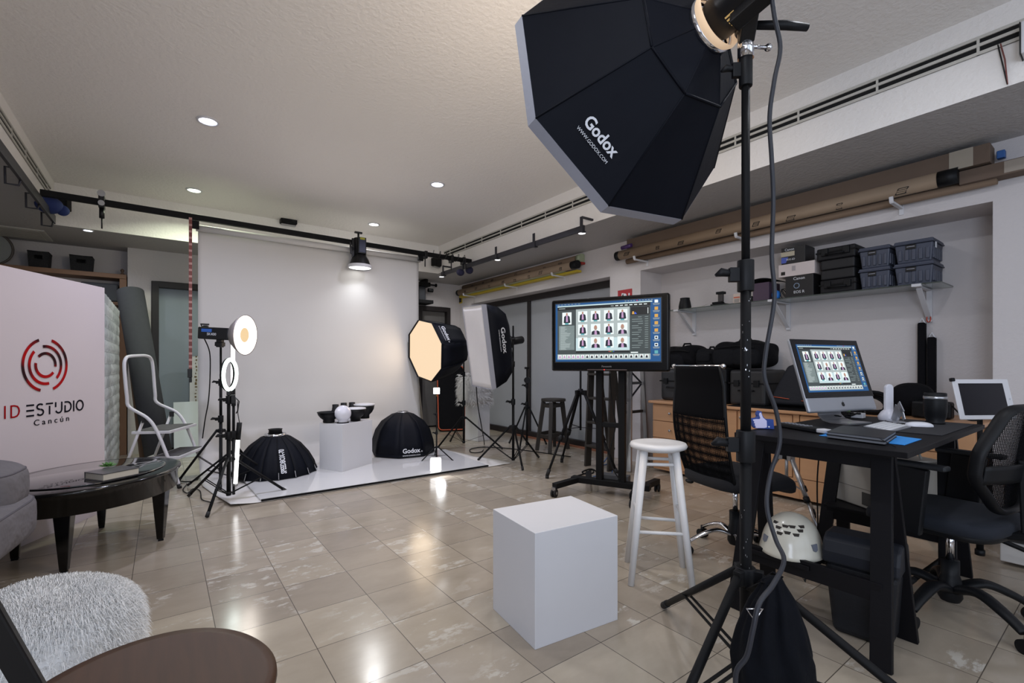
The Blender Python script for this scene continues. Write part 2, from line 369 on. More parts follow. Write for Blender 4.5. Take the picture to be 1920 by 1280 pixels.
t = thing('backdrop_roll', 'white paper backdrop roll hanging from the black ceiling bar', 'backdrop', (1.55, 5.98, 2.55))
build(MB().cyl((.28, 5.96, 2.585), (2.84, 5.96, 2.585), .035, n=24), 'roll', paperw, t, world=True)
def bd(u, v):
    pts = [(5.995, 2.6), (5.995, 1.6), (5.99, .9), (5.96, .45), (5.88, .22), (5.74, .08), (5.55, .02), (5.2, .008), (4.8, .006), (4.40, .006)]
    k = v*(len(pts)-1); i = min(int(k), len(pts)-2); a = k-i; y = pts[i][0]*(1-a)+pts[i+1][0]*a; z = pts[i][1]*(1-a)+pts[i+1][1]*a
    fl_ = max(0, (v-.28)/.72); x0 = .30+.14*max(0, (v-.75)/.25); x1 = 2.835+.25*fl_**1.3+.16*max(0, (v-.6)/.4)
    x = x0+(x1-x0)*u
    if v > .7: z += .012*abs(math.sin(x*9+y*7))*max(0, (u-.93)/.07)+.02*max(0, (.06-u)/.06)*max(0, (v-.85)/.15)
    if v < .7: y += .006*math.sin(x*5+2)*math.sin(z*2)
    return (x, y, z)
build(MB().grid(bd, 60, 90), 'paper', paperw, t, world=True, solid=.002)
o = build(MB().add([(.66, 4.42, .010), (2.93, 4.42, .010), (2.99, 5.52, .0235), (.62, 5.52, .0235), (.66, 4.42, .021), (2.93, 4.42, .021), (2.99, 5.52, .035), (.62, 5.52, .035)], [(3, 2, 1, 0), (4, 5, 6, 7), (1, 2, 6, 5), (2, 3, 7, 6), (3, 0, 4, 7)]).add([(.66, 4.417, .008), (2.93, 4.417, .008), (2.93, 4.417, .024), (.66, 4.417, .024), (.66, 4.40, .008), (2.93, 4.40, .008), (2.93, 4.40, .024), (.66, 4.40, .024)], [(0, 1, 2, 3), (7, 6, 5, 4), (4, 5, 1, 0), (3, 2, 6, 7), (0, 3, 7, 4), (1, 5, 6, 2)], mi=1), 'acrylic_sheet', [mat('glossy white acrylic', 'dadadb', .1, coat=.4, var=.01), blackm])
tag(o, 'glossy white acrylic floor sheet with black front edge lying on the paper backdrop', 'floor sheet')
# measuring strap, clamp, lamp, speakers on the rail
t = thing('ratchet_strap', 'red and white ratchet strap hanging from the backdrop rail beside the paper', 'strap', (.19, 5.9, 1.05))
x0 = at_y(357, 600, 5.88)
m = MB(); zz = 2.65
mm = MB()
for k in range(72):
    z1 = 2.66-k*.022; (m if k % 3 else mm).bb((x0.x-.014, 5.865, z1-.022), (x0.x+.014, 5.87, z1))
build(m, 'webbing', redm, t, world=True); build(mm, 'stitching', mat('pale strap stitching', 'b98f88', .8), t, world=True)
build(MB().box((x0.x-.005, 5.867, 1.06), (.04, .03, .09)).box((x0.x, 5.867, .99), (.025, .02, .05)), 'buckle', black, t, world=True, bevel=.004)
p = at_y(191, 385, 5.9)
t = thing('rail_clamp', 'black spigot clamp hanging off the backdrop rail near its left end', 'clamp', p)
build(MB().box((0, 0, .03), (.045, .1, .12)), 'jaw', black, t, bevel=.006)
build(MB().cyl((0, 0, -.03), (0, 0, -.12), .02).cyl((0, 0, -.12), (0, 0, -.22), .006), 'spigot', black, t)
build(MB().cyl((0, -.06, .10), (0, -.03, .10), .03), 'ring', steel, t); build(MB().cyl((0, -.06, .01), (0, -.03, .01), .025), 'ring', steel, t)
def speaker(px, py, ax, v, label, rz=0.):
    p = at_y(px, py, v) if ax == 'y' else at_x(px, py, v)
    t = thing('wall_speaker', label, 'speaker', p, rz)
    build(MB().box((0, -.06, 0), (.20, .12, .13)), 'case', blackm, t, bevel=.008)
    build(MB().box((0, -.122, 0), (.17, .006, .10)), 'grille', mat('speaker cloth', '101012', .9, bump=.3, bscale=300), t)
    build(MB().box((0, -.05, -.078), (.18, .06, .012)), 'bracket', steel, t)
speaker(539, 413, 'y', YB, 'small black speaker on the beam above the middle of the backdrop')
speaker(816, 493, 'y', YB, 'small black speaker on the beam at the far right corner', .35)
speaker(112, 384, 'y', YB, 'small black speaker on the beam in the far left corner behind the blue bag', -.2)
m = MB(); p = at_y(92, 384, 6.1)
m.ell(p, (.10, .09, .08)); m.ell(p+Vector((.09, .02, -.03)), (.05, .04, .05))
tag(build(m, 'cloth_bag', mat('navy blue cloth', '1d2f66', .8)), 'dark blue bundle tied to the left end of the backdrop rail', 'bag')
m = MB(); p = at_y(870, 505, 5.9)
m.ell(p+Vector((-.06, 0, -.05)), (.06, .05, .05)); m.ell(p+Vector((.09, 0, 0)), (.06, .05, .055))
tag(build(m, 'cloth_bag', mat('indigo cloth', '23223f', .8)), 'dark indigo bundle tied to the right end of the backdrop rail', 'bag')
t = thing('rail_cable_hoist', 'black clamps and coiled cord on the right end of the backdrop rail', 'clamp', (3.2, 5.9, 2.5))
m = MB()
for px in (797, 846, 868):
    q = at_y(px, 478+(px-797)*.16, 5.9); m.box((q.x, 5.9, q.z), (.04, .09, .10)); m.cyl((q.x, 5.9, q.z), (q.x, 5.9, q.z-.16), .008)
build(m, 'clamp_body', black, t, world=True, bevel=.004)
m = MB(); pts = []
for k in range(60):
    a = k*.55; q = 3.0+k*.0085; pts.append((q, 5.86+.05*math.sin(a), 2.665+.055*math.cos(a)))
build(m.tube(pts, .004, 6), 'cord', black, t, world=True)
# hanging reflector lamp
p = at_y(675, 500, 5.84)
t = thing('hanging_lamp', 'black flash head with a dish reflector hanging from the backdrop rail', 'studio light', (p.x, 5.84, p.z-.02))
build(MB().cyl((0, 0, .17), (0, 0, .37), .075, .075, 24).box((0, -.03, .27), (.10, .11, .20)), 'flash_head', black, t, bevel=.005)
build(MB().box((.0, -.088, .27), (.075, .004, .17)), 'label_plate', mat('dark blue label plate', '2a2f4a', .4), t)
build(MB().box((.0, -.092, .35), (.06, .003, .025)), 'yellow_sticker', mat('yellow sticker', 'a7a43a', .6), t)
build(MB().cyl((-.02, 0, .37), (-.02, 0, .43), .012).box((-.02, 0, .44), (.09, .03, .02)).bar((-.085, 0, .12), (-.085, 0, .36), .02, .03).bar((-.085, -.02, .22), (-.13, -.03, .25), .02, .02).bar((-.13, -.03, .3), (-.12, -.03, .16), .018, .018), 'yoke', black, t)
build(MB().lathe([(.05, .17), (.075, .165), (.075, .15), (.085, .14), (.105, .10), (.125, .04), (.138, .0)], 40), 'reflector', black, t, solid=.003)
build(MB().lathe([(.139, .04), (.146, .0), (.143, -.002), (.128, .03)], 40), 'reflector_rim', whitep, t)
build(MB().lathe([(.133, .006), (.001, .0)], 32), 'lamp', glow('cool lamp glow', 'ffffff', 2.2), t)
area('lamp_beam', (p.x, 5.8, p.z-.06), (p.x, 5.7, 0), .2, .2, 1.0, (.9, .95, 1), PI*.7, 'DISK')

# ceiling left: AC grille
p0 = at_z(10, 432, ZL)
t = thing('ceiling_grille', 'pale square access grille in the low ceiling above the left shelf', 'grille', (p0.x-.2, p0.y, ZL))
build(MB().box((0, 0, -.008), (1.1, .55, .016)), 'frame', trim_m, t, bevel=.004)
m = MB()
for k in range(9): m.box((0, -.22+k*.055, -.019), (1.0, .03, .006))
build(m, 'slats', mat('grille slat', 'a8a49c', .6), t)
# small boxes on right beam
p = at_x(1925, 75, XB)
t = thing('beam_fixture', 'small white box fixture with black seam on the right beam', 'fixture', (XB, .33, 2.84))
build(MB().bb((XB-.10, .10, 2.745), (XB, .395, 2.91)), 'case', whitep, t, world=True, bevel=.006)
build(MB().bb((XB-.10, .396, 2.745), (XB, .40, 2.91)), 'seam', black, t, world=True)
q1, q2 = at_x(1876, 82, XB-.012), at_x(1889, 158, XB-.012)
t = thing('loose_cable', 'dark red twisted wires dangling from the right beam vent', 'cable', q1)
for k in range(2): build(MB().tube([q1+Vector((0, .01*k, 0)), q1.lerp(q2, .4)+Vector((0, .012*(k-.5), 0)), q2], .0035, 6), 'wire', redm if k == 0 else black, t, world=True)

# ---------------------------------------------------------------- left: shelf alcove, baskets, case
t = thing('wall_shelf', 'brown wooden shelf with upright end panel in the left alcove', 'shelf', (-1.6, 7.75, 0))
build(MB().bb((-3.0, 7.74, 2.235), (-.37, 8.05, 2.29)), 'shelf_board', shelfw, t, world=True, bevel=.003)
build(MB().bb((-.44, 7.75, 0), (-.37, 8.05, 2.235)), 'end_panel', shelfw, t, world=True, bevel=.003)
build(MB().bb((-3.0, 7.78, 1.90), (-.44, 8.05, 1.94)), 'shelf_board', shelfw, t, world=True, bevel=.003)
def basket(px0, px1, label):
    a, b = at_y(px0, 500, 7.76), at_y(px1, 500, 7.76); w_ = b.x-a.x; c = (a.x+b.x)/2
    t = thing('plastic_basket', label, 'basket', (c, 7.87, 2.29), group='black baskets on the left shelf')
    m = MB(); pr_ = [(w_*.44, .005), (w_*.50, .2)]
    def ring(z, wx, wy): return [(-wx, -wy, z), (wx, -wy, z), (wx, wy, z), (-wx, wy, z)]
    lv = [ring(.004, w_*.45, .09), ring(.10, w_*.475, .098)]
    for k in range(1): m.add(lv[k]+lv[k+1], [(0, 1, 5, 4), (1, 2, 6, 5), (2, 3, 7, 6), (3, 0, 4, 7)])
    m.add(lv[0], [(0, 1, 2, 3)])
    hi, wi = ring(.145, w_*.487, .102), None
    m.add(lv[1]+hi, [(1, 2, 6, 5), (2, 3, 7, 6), (3, 0, 4, 7)])
    x_ = w_*.48; h0 = w_*.2
    m.add([(-x_, -.1, .10), (-h0, -.1, .10), (-h0, -.101, .145), (-x_, -.101, .145), (h0, -.1, .10), (x_, -.1, .10), (x_, -.101, .145), (h0, -.101, .145)], [(0, 1, 2, 3), (4, 5, 6, 7)])
    top = ring(.185, w_*.5, .106); m.add(hi+top, [(0, 1, 5, 4), (1, 2, 6, 5), (2, 3, 7, 6), (3, 0, 4, 7)])
    build(m, 'basket_body', mat('black basket weave', '1f2023', .7, bump=.9, bscale=120), t, solid=.005)
    build(MB().tube([(-w_*.5, -.106, .187), (w_*.5, -.106, .187), (w_*.5, .106, .187), (-w_*.5, .106, .187)], .006, 6, closed=True), 'rim', blackm, t)
basket(51, 91, 'black plastic basket with a handle hole, left one on the high shelf')
basket(130, 173, 'black plastic basket with a handle hole, right one on the high shelf')
a = at_y(0, 480, 7.8)
t = thing('round_frame', 'round grey framed disc cut by the left frame edge on the shelf', 'disc', (a.x-.10, 7.9, 2.29))
build(MB().tube([(.19*math.cos(k*PI/16), -.02, .19+.19*math.sin(k*PI/16)) for k in range(32)], .012, 8, closed=True), 'frame', mat('bronze ring', '5c5650', .5), t)
build(MB().lathe([(.185, -.003), (.001, -.003)], 32, M=Matrix.Translation((0, -.02, .19)) @ Matrix.Rotation(PI/2, 4, 'X')), 'disc', mat('pale grey disc', '8f928f', .4), t)
p = at_y(229, 510, 7.8)
t = thing('small_figurine', 'tiny brown figurine at the right end of the high shelf', 'figurine', (p.x, 7.84, 2.29))
build(MB().lathe([(.03, 0), (.022, .02), (.01, .035), (.016, .05), (.022, .065), (.012, .08), (.001, .085)], 12), 'body', mat('brown figurine', '6e5a4c', .6), t)
a, b = at_y(150, 540, 7.78), at_y(222, 540, 7.78)
t = thing('equipment_case', 'grey hard case with silver clasp below the high shelf', 'case', ((a.x+b.x)/2, 7.91, 1.94))
w_ = b.x-a.x
build(MB().box((0, 0, .115), (w_, .24, .23)), 'case_body', mat('grey blue case', '3a3d44', .5), t, bevel=.02)
build(MB().box((-w_*.1, -.13, .16), (.12, .02, .035)), 'clasp', chrome, t, bevel=.004)
# ---------------------------------------------------------------- logo partition
P0 = Vector((-.367, 4.877, 0)); PD = Vector((.486, .874, 0)).normalized(); HP = 1.75
t = thing('display_partition', 'tall white display partition printed with a red ring logo and studio name', 'partition', P0)
e = P0-PD*1.25
m = MB().add([tuple(e), tuple(P0), (P0.x, P0.y, HP), (e.x, e.y, HP), (e.x-.3, e.y+.15, 0), (P0.x-.04, P0.y+.03, 0), (P0.x-.04, P0.y+.03, HP), (e.x-.3, e.y+.15, HP)], [(0, 1, 2, 3), (7, 6, 5, 4), (3, 2, 6, 7), (0, 4, 5, 1), (0, 3, 7, 4), (1, 5, 6, 2)])
build(m, 'front_panel', mat('white printed panel', 'cdc2c4', .55, var=.015, scale=2), t, world=True)
cell = bpy.data.materials.new('translucent bubble cells'); cell.use_nodes = True; N = cell.node_tree.nodes; L = cell.node_tree.links; b_ = N['Principled BSDF']
b_.inputs['Roughness'].default_value = .3
tc = N.new('ShaderNodeTexCoord'); sp = N.new('ShaderNodeSeparateXYZ'); L.new(tc.outputs['Object'], sp.inputs[0]); cb_ = N.new('ShaderNodeCombineXYZ'); L.new(sp.outputs['Y'], cb_.inputs[0]); L.new(sp.outputs['Z'], cb_.inputs[1])
bk = N.new('ShaderNodeTexBrick'); L.new(cb_.outputs[0], bk.inputs['Vector'])
for k, v in (('Scale', 1), ('Brick Width', .30), ('Row Height', .105), ('Mortar Size', .004), ('Mortar Smooth', 1.)): bk.inputs[k].default_value = v
bk.inputs['Color1'].default_value = srgb('a9adb2'); bk.inputs['Color2'].default_value = srgb('cfd1d6'); bk.inputs['Mortar'].default_value = srgb('82868a')
L.new(bk.outputs['Color'], b_.inputs['Base Color'])
nz = N.new('ShaderNodeTexNoise'); nz.inputs['Scale'].default_value = 14; bp = N.new('ShaderNodeBump'); bp.inputs['Strength'].default_value = .6; bp.inputs['Distance'].default_value = .02; L.new(tc.outputs['Object'], nz.inputs[0]); L.new(nz.outputs[0], bp.inputs['Height']); L.new(bp.outputs[0], b_.inputs['Normal'])
def wav(u, v):
    z = v*HP; r_ = (z/.105) % 1
    return (P0.x-.03+.006*math.sin(r_*PI)+.002*math.sin(u*60), P0.y+u*2.05, z)
build(MB().grid(wav, 80, 100), 'cell_wall', cell, t, world=True)
build(MB().bb((P0.x-.08, P0.y+.05, 0), (P0.x-.045, P0.y+2.05, HP)), 'back_board', whitep, t, world=True)
def PP(s_, z): return P0+PD*s_+Vector((0, 0, z))
nrm = Vector((PD.y, -PD.x, 0))
def MP(s_, z, off=.002): return basis(PP(s_, z)+nrm*off, PD, Vector((0, 0, 1)))
redL, drk = mat('red print', '99000a', .7, spec=.1, var=.02), mat('near black print', '100e1a', .7, spec=.1)
lgm = bpy.data.materials.new('red to maroon print'); lgm.use_nodes = True; N = lgm.node_tree.nodes; N['Principled BSDF'].inputs['Specular IOR Level'].default_value = .1; L = lgm.node_tree.links
tc = N.new('ShaderNodeTexCoord'); wv = N.new('ShaderNodeTexNoise'); wv.inputs['Scale'].default_value = 4.5; L.new(tc.outputs['Object'], wv.inputs[0]); rp = N.new('ShaderNodeValToRGB'); L.new(wv.outputs['Fac'], rp.inputs[0]); rp.color_ramp.elements[0].position = .42; rp.color_ramp.elements[1].position = .56; rp.color_ramp.elements[0].color = srgb('2a0610'); rp.color_ramp.elements[1].color = srgb('a80008'); L.new(rp.outputs[0], N['Principled BSDF'].inputs['Base Color'])
lg = MB()
def arc(r, wd, a0, a1, n=28):
    a0, a1 = math.radians(a0), math.radians(a1); v = []
    for k in range(n+1):
        a = a0+(a1-a0)*k/n
        for rr in (r-wd/2, r+wd/2): v.append((rr*math.cos(a), rr*math.sin(a), 0))
    lg.add(v, [(2*k, 2*k+1, 2*k+3, 2*k+2) for k in range(n)])
for r, segs in ((.172, ((108, 256), (-70, 74))), (.125, ((135, 282), (-45, 100))), (.078, ((170, 320), (-8, 135)))):
    for a0, a1 in segs: arc(r, .019, a0, a1)
lo = build(lg, 'ring_logo', lgm, t, solid=.001); lo.matrix_parent_inverse = PM[t.name].inverted(); lo.matrix_basis = MP(-.545, 1.146, .003)
lettering('ID', .118, MP(-.790, .853), redL, t, world=True, width=.105, bold=-.0006, space=1.3)
# ESTUDIO drawn as strokes, the E as three bars
st = MB(); H2 = .078; th = .011
def sb(x0, z0, x1, z1, w_=th):
    st.bar((x0, z0, 0), (x1, z1, 0), w_, .001, up=(0, 0, 1))
def sa(cx, cz, rx, rz_, a0, a1, n=14):
    for k in range(n):
        a, b = math.radians(a0+(a1-a0)*k/n), math.radians(a0+(a1-a0)*(k+1.15)/n)
        sb(cx+rx*math.cos(a), cz+rz_*math.sin(a), cx+rx*math.cos(b), cz+rz_*math.sin(b))
X0 = -.255
for z in (-H2/2+.005, 0, H2/2-.005): sb(X0, z, X0+.055, z)
x = X0+.075; sa(x+.026, .019, .024, .017, 40, 265); sa(x+.026, -.018, .024, .019, 85, -150)
x = X0+.145; sb(x, H2/2-.005, x+.055, H2/2-.005); sb(x+.028, -H2/2, x+.028, H2/2-.02)
x = X0+.222; sb(x, .005, x, H2/2); sa(x+.025, -.012, .025, .024, 200, 360); sb(x+.05, -.012, x+.05, H2/2)
x = X0+.30; sb(x, -H2/2, x, .012); sb(x-.004, H2/2-.005, x+.02, H2/2-.005); sa(x+.018, 0, .034, H2/2-.005, 85, -90); sb(x, -H2/2+.005, x+.02, -H2/2+.005)
x = X0+.375; sb(x, -H2/2, x, H2/2)
x = X0+.43; sa(x, 0, .031, H2/2-.004, 0, 360, 22)
so = build(st, 'lettering', drk, t); so.matrix_parent_inverse = PM[t.name].inverted(); so.matrix_basis = MP(-.43, .852, .002) @ Matrix.Scale(1.02, 4, (1, 0, 0))
lettering('C a n c ú n', .055, MP(-.492, .767), drk, t, world=True, width=.285)

# ---------------------------------------------------------------- light stands
def stand(label, c, feet, hub, low, secs, r=.012, name='light_stand', bm=blackm, brace=.55, lm=None, jo=.03):
    """secs = [(z0, z1, radius)] from the bottom up"""
    cx, cy = c; t = thing(name, label, 'light stand', (cx, cy, 0))
    for k, (z0, z1, rr) in enumerate(secs):
        build(MB().cyl((cx, cy, z0), (cx, cy, z1), rr, n=16), 'column', bm, t, world=True)
        if k < len(secs)-1:
            a = math.atan2(-cy, -cx)-1.2
            build(MB().cyl((cx, cy, z1-jo*1.3), (cx, cy, z1+jo*.9), rr*1.6, n=16).box((cx+math.cos(a)*rr*2.2, cy+math.sin(a)*rr*2.2, z1-.005), (rr*2.2, rr*1.4, jo*1.0), rz=a), 'collar', plast, t, world=True, bevel=.002)
            q = Vector((cx+math.cos(a)*rr*3, cy+math.sin(a)*rr*3, z1)); build(MB().tube([q, q+Vector((math.cos(a)*1.8*rr, math.sin(a)*1.8*rr, .004)), q+Vector((math.cos(a)*3*rr, math.sin(a)*3*rr, -.006))], [rr*.7, rr*.9, rr*.3], 10), 'knob', plast, t, world=True)
    h = MB().cyl((cx, cy, hub-jo*.7), (cx, cy, hub+jo*.5), r*2.1, n=18)
    for fx, fy in feet:
        d = Vector((fx-cx, fy-cy, 0)).normalized(); h.box(Vector((cx, cy, hub-.004))+d*r*2.3, (r*2.6, r*1.8, jo), rz=math.atan2(d.y, d.x))
    build(h, 'hub', plast, t, world=True, bevel=.002)
    build(MB().cyl((cx, cy, low-jo*.5), (cx, cy, low+jo*.5), r*1.7, n=16), 'lower_collar', plast, t, world=True)
    for fx, fy in feet:
        d = Vector((fx-cx, fy-cy, 0)).normalized(); p = Vector((cx, cy, hub))+d*r*3; q = Vector((fx, fy, .014))
        lg_ = build(MB().cyl(p, p.lerp(q, .95), r*.95, n=12), 'leg', lm or bm, t, world=True)
        ft = build(MB().cyl(p.lerp(q, .93), q, r*1.15, n=12), 'rubber_foot', rubber, lg_); ft.matrix_parent_inverse = PM[t.name].inverted() @ Matrix.Identity(4)
        ft.parent = lg_; ft.matrix_parent_inverse = Matrix.Identity(4)
        if brace:
            mid = p.lerp(q, brace); s_ = Vector((-d.y, d.x, 0))*r*.9
            b = MB()
            for k in (-1, 1): b.bar(Vector((cx, cy, low))+s_*k+d*r*1.5, mid+s_*k, r*.7, r*.35)
            build(b, 'brace', bm, t, world=True)
    return t
def flash_head(parent, M, L=.30, r=.055, m=black, plate=None, grip=True, nm='flash_head'):
    b = MB().lathe([(.02, 0), (r*.96, 0), (r, .01), (r, L*.93), (r*.8, L), (.001, L)], 28, M=M @ Matrix.Rotation(PI, 4, 'X'))
    o = build(b, nm, m, parent, world=True)
    if plate:
        for s_ in (-1, 1): build(MB().box((s_*r*1.01, 0, -L*.72), (.003, r*1.2, L*.25), M=M), 'blue_plate', plate, parent, world=True)
    return o
def facing(o, n, roll=0.):
    n = Vector(n).normalized(); r = Vector((0, 0, 1)).cross(n).normalized(); u = n.cross(r)
    m = Matrix.Identity(4)
    for i in range(3): m[i][0], m[i][1], m[i][2], m[i][3] = r[i], u[i], n[i], o[i]
    return m @ Matrix.Rotation(roll, 4, 'Z')
def octabox(label, M, R_, dep, lip, diff, prof, txt=None, size=.1, seams=True, name='octagonal_softbox', tk=None, url='www.godox.com', ringm=chrome, n=8, lipm=silver, flat=False):
    """ring at the origin, mouth towards +Z, rim corners at k*45 degrees"""
    t = thing(name, label, 'softbox', M=M)
    P = [(a*R_, b*dep) for a, b in prof]
    for half, nm in ((0, 'shell_panel'),):
        for k in range(n):
            m = MB(); a0, a1 = 2*PI*k/n, 2*PI*(k+1)/n; vs = []; fs = []
            for i, (r, z) in enumerate(P):
                for j in range(5):
                    u = j/4; x = r*(math.cos(a0)*(1-u)+math.cos(a1)*u); y = r*(math.sin(a0)*(1-u)+math.sin(a1)*u)
                    q = 1-(.012 if flat else .035)*math.sin(PI*u)*math.sin(PI*min(1, i/(len(P)-1))); vs.append((x*q, y*q, z))
            for i in range(len(P)-1):
                for j in range(4): fs.append((i*5+j, i*5+j+1, (i+1)*5+j+1, (i+1)*5+j))
            m.add(vs, fs, 0, not flat); build(m, nm, fabb, t, solid=.003)
            if flat:
                e_ = [Vector((P[2][0]*(math.cos(a0)*(1-w_)+math.cos(a1)*w_), P[2][0]*(math.sin(a0)*(1-w_)+math.sin(a1)*w_), P[2][1]-.004)) for w_ in (0, .25, .5, .75, 1)]
                build(MB().tube(e_, .0045, 6), 'flap_seam', fabb, t)
            if seams:
                s_ = MB().tube([(r*1.003*math.cos(a0), r*1.003*math.sin(a0), z) for r, z in P], .0035, 6); build(s_, 'seam', fabb, t)
    m = MB().lathe([(R_, dep), (R_*1.005, dep+lip)], n, sm=False); build(m, 'front_border', lipm, t, solid=.004)
    m = MB().lathe([(R_*.985, dep+lip*.35), (R_*.5, dep+lip*.2), (.001, dep+lip*.15)], n, sm=False); build(m, 'diffuser', diff, t)
    m = MB().lathe([(prof[0][0]*R_*1.0, -.012), (prof[0][0]*R_*1.12, -.012), (prof[0][0]*R_*1.12, .008), (prof[0][0]*R_*.9, .008)], 32); build(m, 'speed_ring', ringm, t, solid=.004)
    if txt is not None:
        for k, frac in txt:
            a = 2*PI*(k+.5)/n; (r0, z0), (r1, z1) = P[-2], P[-1]; ap = math.cos(PI/n)
            (rr, zz) = (r1*(1-frac)+r0*frac, z1*(1-frac)+z0*frac)
            o = Vector((rr*ap*math.cos(a), rr*ap*math.sin(a), zz)); up = Vector(((r0-r1)*ap*math.cos(a), (r0-r1)*ap*math.sin(a), z0-z1)).normalized()
            xd = Vector((math.sin(a), -math.cos(a), 0)) if (tk or 1) > 0 else Vector((-math.sin(a), math.cos(a), 0))
            B = basis(o, xd, up); nz_ = B.to_3x3() @ Vector((0, 0, 1))
            if nz_.dot(Vector((o.x, o.y, 0))) < 0: xd = -xd; B = basis(o, xd, up)
            nz_ = B.to_3x3() @ Vector((0, 0, 1)); B.translation = o+nz_*.006
            lettering('Godox', size, B, whitet, t, bold=size*.025)
            B2 = B.copy(); B2.translation = B.translation-up*size*.72
            lettering(url.upper(), size*.3, B2, whitet, t)
            if size > .06:
                B3 = B.copy(); B3.translation = B.translation+(B.to_3x3() @ Vector((1, 0, 0)))*size*1.72-up*size*.2; lettering('®', size*.35, B3, whitet, t)
    return t
R3 = [(.16, 0), (.31, .10), (.457, .198), (1., 1.)]
# the big stand in the foreground
SX, SY = 1.489, .764
t = stand('tall black light stand in the foreground carrying the big octagonal softbox', (SX, SY), [(1.90, 1.364), (1.00, .79), (1.74, .06)], .485, .21, [(.16, .90, .0175), (.90, 1.44, .0155), (1.44, 2.09, .0125), (2.09, 2.17, .011)], r=.014, jo=.045, brace=.62)
build(MB().cyl((SX, SY, 2.12), (SX, SY, 2.20), .024, n=20).cyl((SX-.03, SY, 2.15), (SX+.05, SY-.04, 2.155), .006).ell((SX+.055, SY-.044, 2.155), (.012, .012, .012)), 'spigot_clamp', chrome, t, world=True)
oc = Vector((0, 0, EYE)); k_ = 1.035
cc = oc+(Vector((1.4439, 1.1933, 2.1659))-oc)*k_; nn = Vector((.10636, .97972, -.16983)); RB, DB = .4959*k_, .3658*k_
rp_ = cc-nn*DB
warm_in = mat('lit white diffuser cloth', 'e9dccb', .8, emit=.9, ecol='ffdcb8')
area('big_softbox_glow', cc+nn*.06, cc+nn*2, .7, .7, 14, (1, .86, .70), PI, 'DISK')
t = octabox('big black octagonal softbox seen from behind at the top of the tall stand', facing(rp_, nn, .3579), RB, DB, .045, warm_in, R3, txt=[(-2, .31)], size=.054, flat=True)
Mh = facing(rp_-nn*.02, nn, .3)
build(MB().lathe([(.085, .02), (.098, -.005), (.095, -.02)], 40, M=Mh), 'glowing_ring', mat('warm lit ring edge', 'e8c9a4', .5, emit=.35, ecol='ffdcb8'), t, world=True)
flash_head(t, Mh, .34, .066)
build(MB().box((0, -.07, -.13), (.045, .06, .12), M=Mh), 'mount_bracket', black, t, world=True, bevel=.004)
e0 = Vector((SX, SY, 2.20))
build(MB().bar(e0+Vector((0, 0, -.02)), Mh @ Vector((0, -.05, -.13)), .045, .05).cyl(e0+Vector((-.03, -.02, .03)), e0+Vector((.03, .02, .03)), .03), 'swivel', black, t, world=True, bevel=.005)
h0 = e0+Vector((.01, -.02, .02)); build(MB().tube([h0, h0+Vector((.08, -.06, .0)), h0+Vector((.14, -.10, -.005))], [.012, .014, .011], 12), 'tilt_handle', plast, t, world=True)
m = MB()
for k in range(7):
    a = -2.2+k*.16; m.box((.0665*math.cos(a), .0665*math.sin(a), -.07), (.003, .005, .03), rz=a, M=Mh)
build(m, 'vent_slots', glow('warm vent slot glow', 'c8a468', .6), t, world=True)
m = MB(); R_ = random.Random(12)
for k in range(26):
    z = R_.choice((1.30, 1.22, 1.15, .62, .55, .7))+R_.uniform(-.06, .06); a = math.atan2(-SY, -SX)+R_.uniform(-1, 1); rr = (.0156 if z > .9 else .0176); p_ = Vector((SX+rr*math.cos(a), SY+rr*math.sin(a), z))
    m.box(p_, (.0008, R_.uniform(.001, .003), R_.uniform(.002, .007)), rz=a)
build(m, 'paint_chips', steel, [o for o in COL.objects if o.get('label', '').startswith('tall black light stand in the foreground')][0], world=True, kind='stuff')
# mains cord falling from the flash head
cp = [(1443, -40, 1.36), (1452, 30, 1.37), (1463, 90, 1.38), (1452, 150, 1.38), (1443, 220, 1.4), (1447, 300, 1.4), (1450, 380, 1.42), (1447, 480, 1.42), (1452, 560, 1.42), (1436, 660, 1.42), (1434, 710, 1.42), (1455, 770, 1.42), (1462, 830, 1.42), (1444, 890, 1.42), (1438, 950, 1.38), (1454, 1010, 1.34), (1470, 1050, 1.28), (1450, 1095, 1.20), (1424, 1130, 1.155), (1412, 1180, 1.145), (1400, 1230, 1.15), (1380, 1262, 1.16), (1382, 1330, 1.16)]
def smooth(P, n=6):
    P = [Vector(p) for p in P]; o = []
    for i in range(len(P)-1):
        a, b, c, d = P[max(i-1, 0)], P[i], P[i+1], P[min(i+2, len(P)-1)]
        for k in range(n):
            u = k/n; o.append(.5*((2*b)+(c-a)*u+(2*a-5*b+4*c-d)*u*u+(3*b-a-3*c+d)*u*u*u))
    return o+[P[-1]]
o = build(MB().tube(smooth([at_d(*q) for q in cp]), .0062, 10), 'power_cord', mat('dark blue grey cord', '22242c', .5)); tag(o, 'long dark power cord dangling in front of the tall foreground stand', 'cord')
# black drawstring weight bag
t = thing('weight_bag', 'black cloth drawstring weight bag hanging low on the foreground light stand', 'bag', (1.42, .62, .10))
bc = at_d(1449, 1185, 1.29)
def bagf(u, v):
    a = 2*PI*u; z = .155-.355*v; s_ = [(.0, .001), (.015, .024), (.08, .036), (.2, .062), (.42, .092), (.62, .112), (.8, .114), (.93, .085), (1., .005)]
    for i in range(len(s_)-1):
        if v <= s_[i+1][0]: k = (v-s_[i][0])/(s_[i+1][0]-s_[i][0]); r = s_[i][1]*(1-k)+s_[i+1][1]*k; break
    r *= 1+.10*math.sin(9*a+2*math.sin(v*5))*(1-v)+.05*math.sin(3*a+v*4)-.34*math.exp(-((math.sin((a-math.atan2(-.75, -.66))/2))**2)*22)*min(1, v*3)+.05*math.sin(17*a+v*3)*(1-v)**2
    return (r*math.cos(a)*1.08, r*math.sin(a)*.85, z)
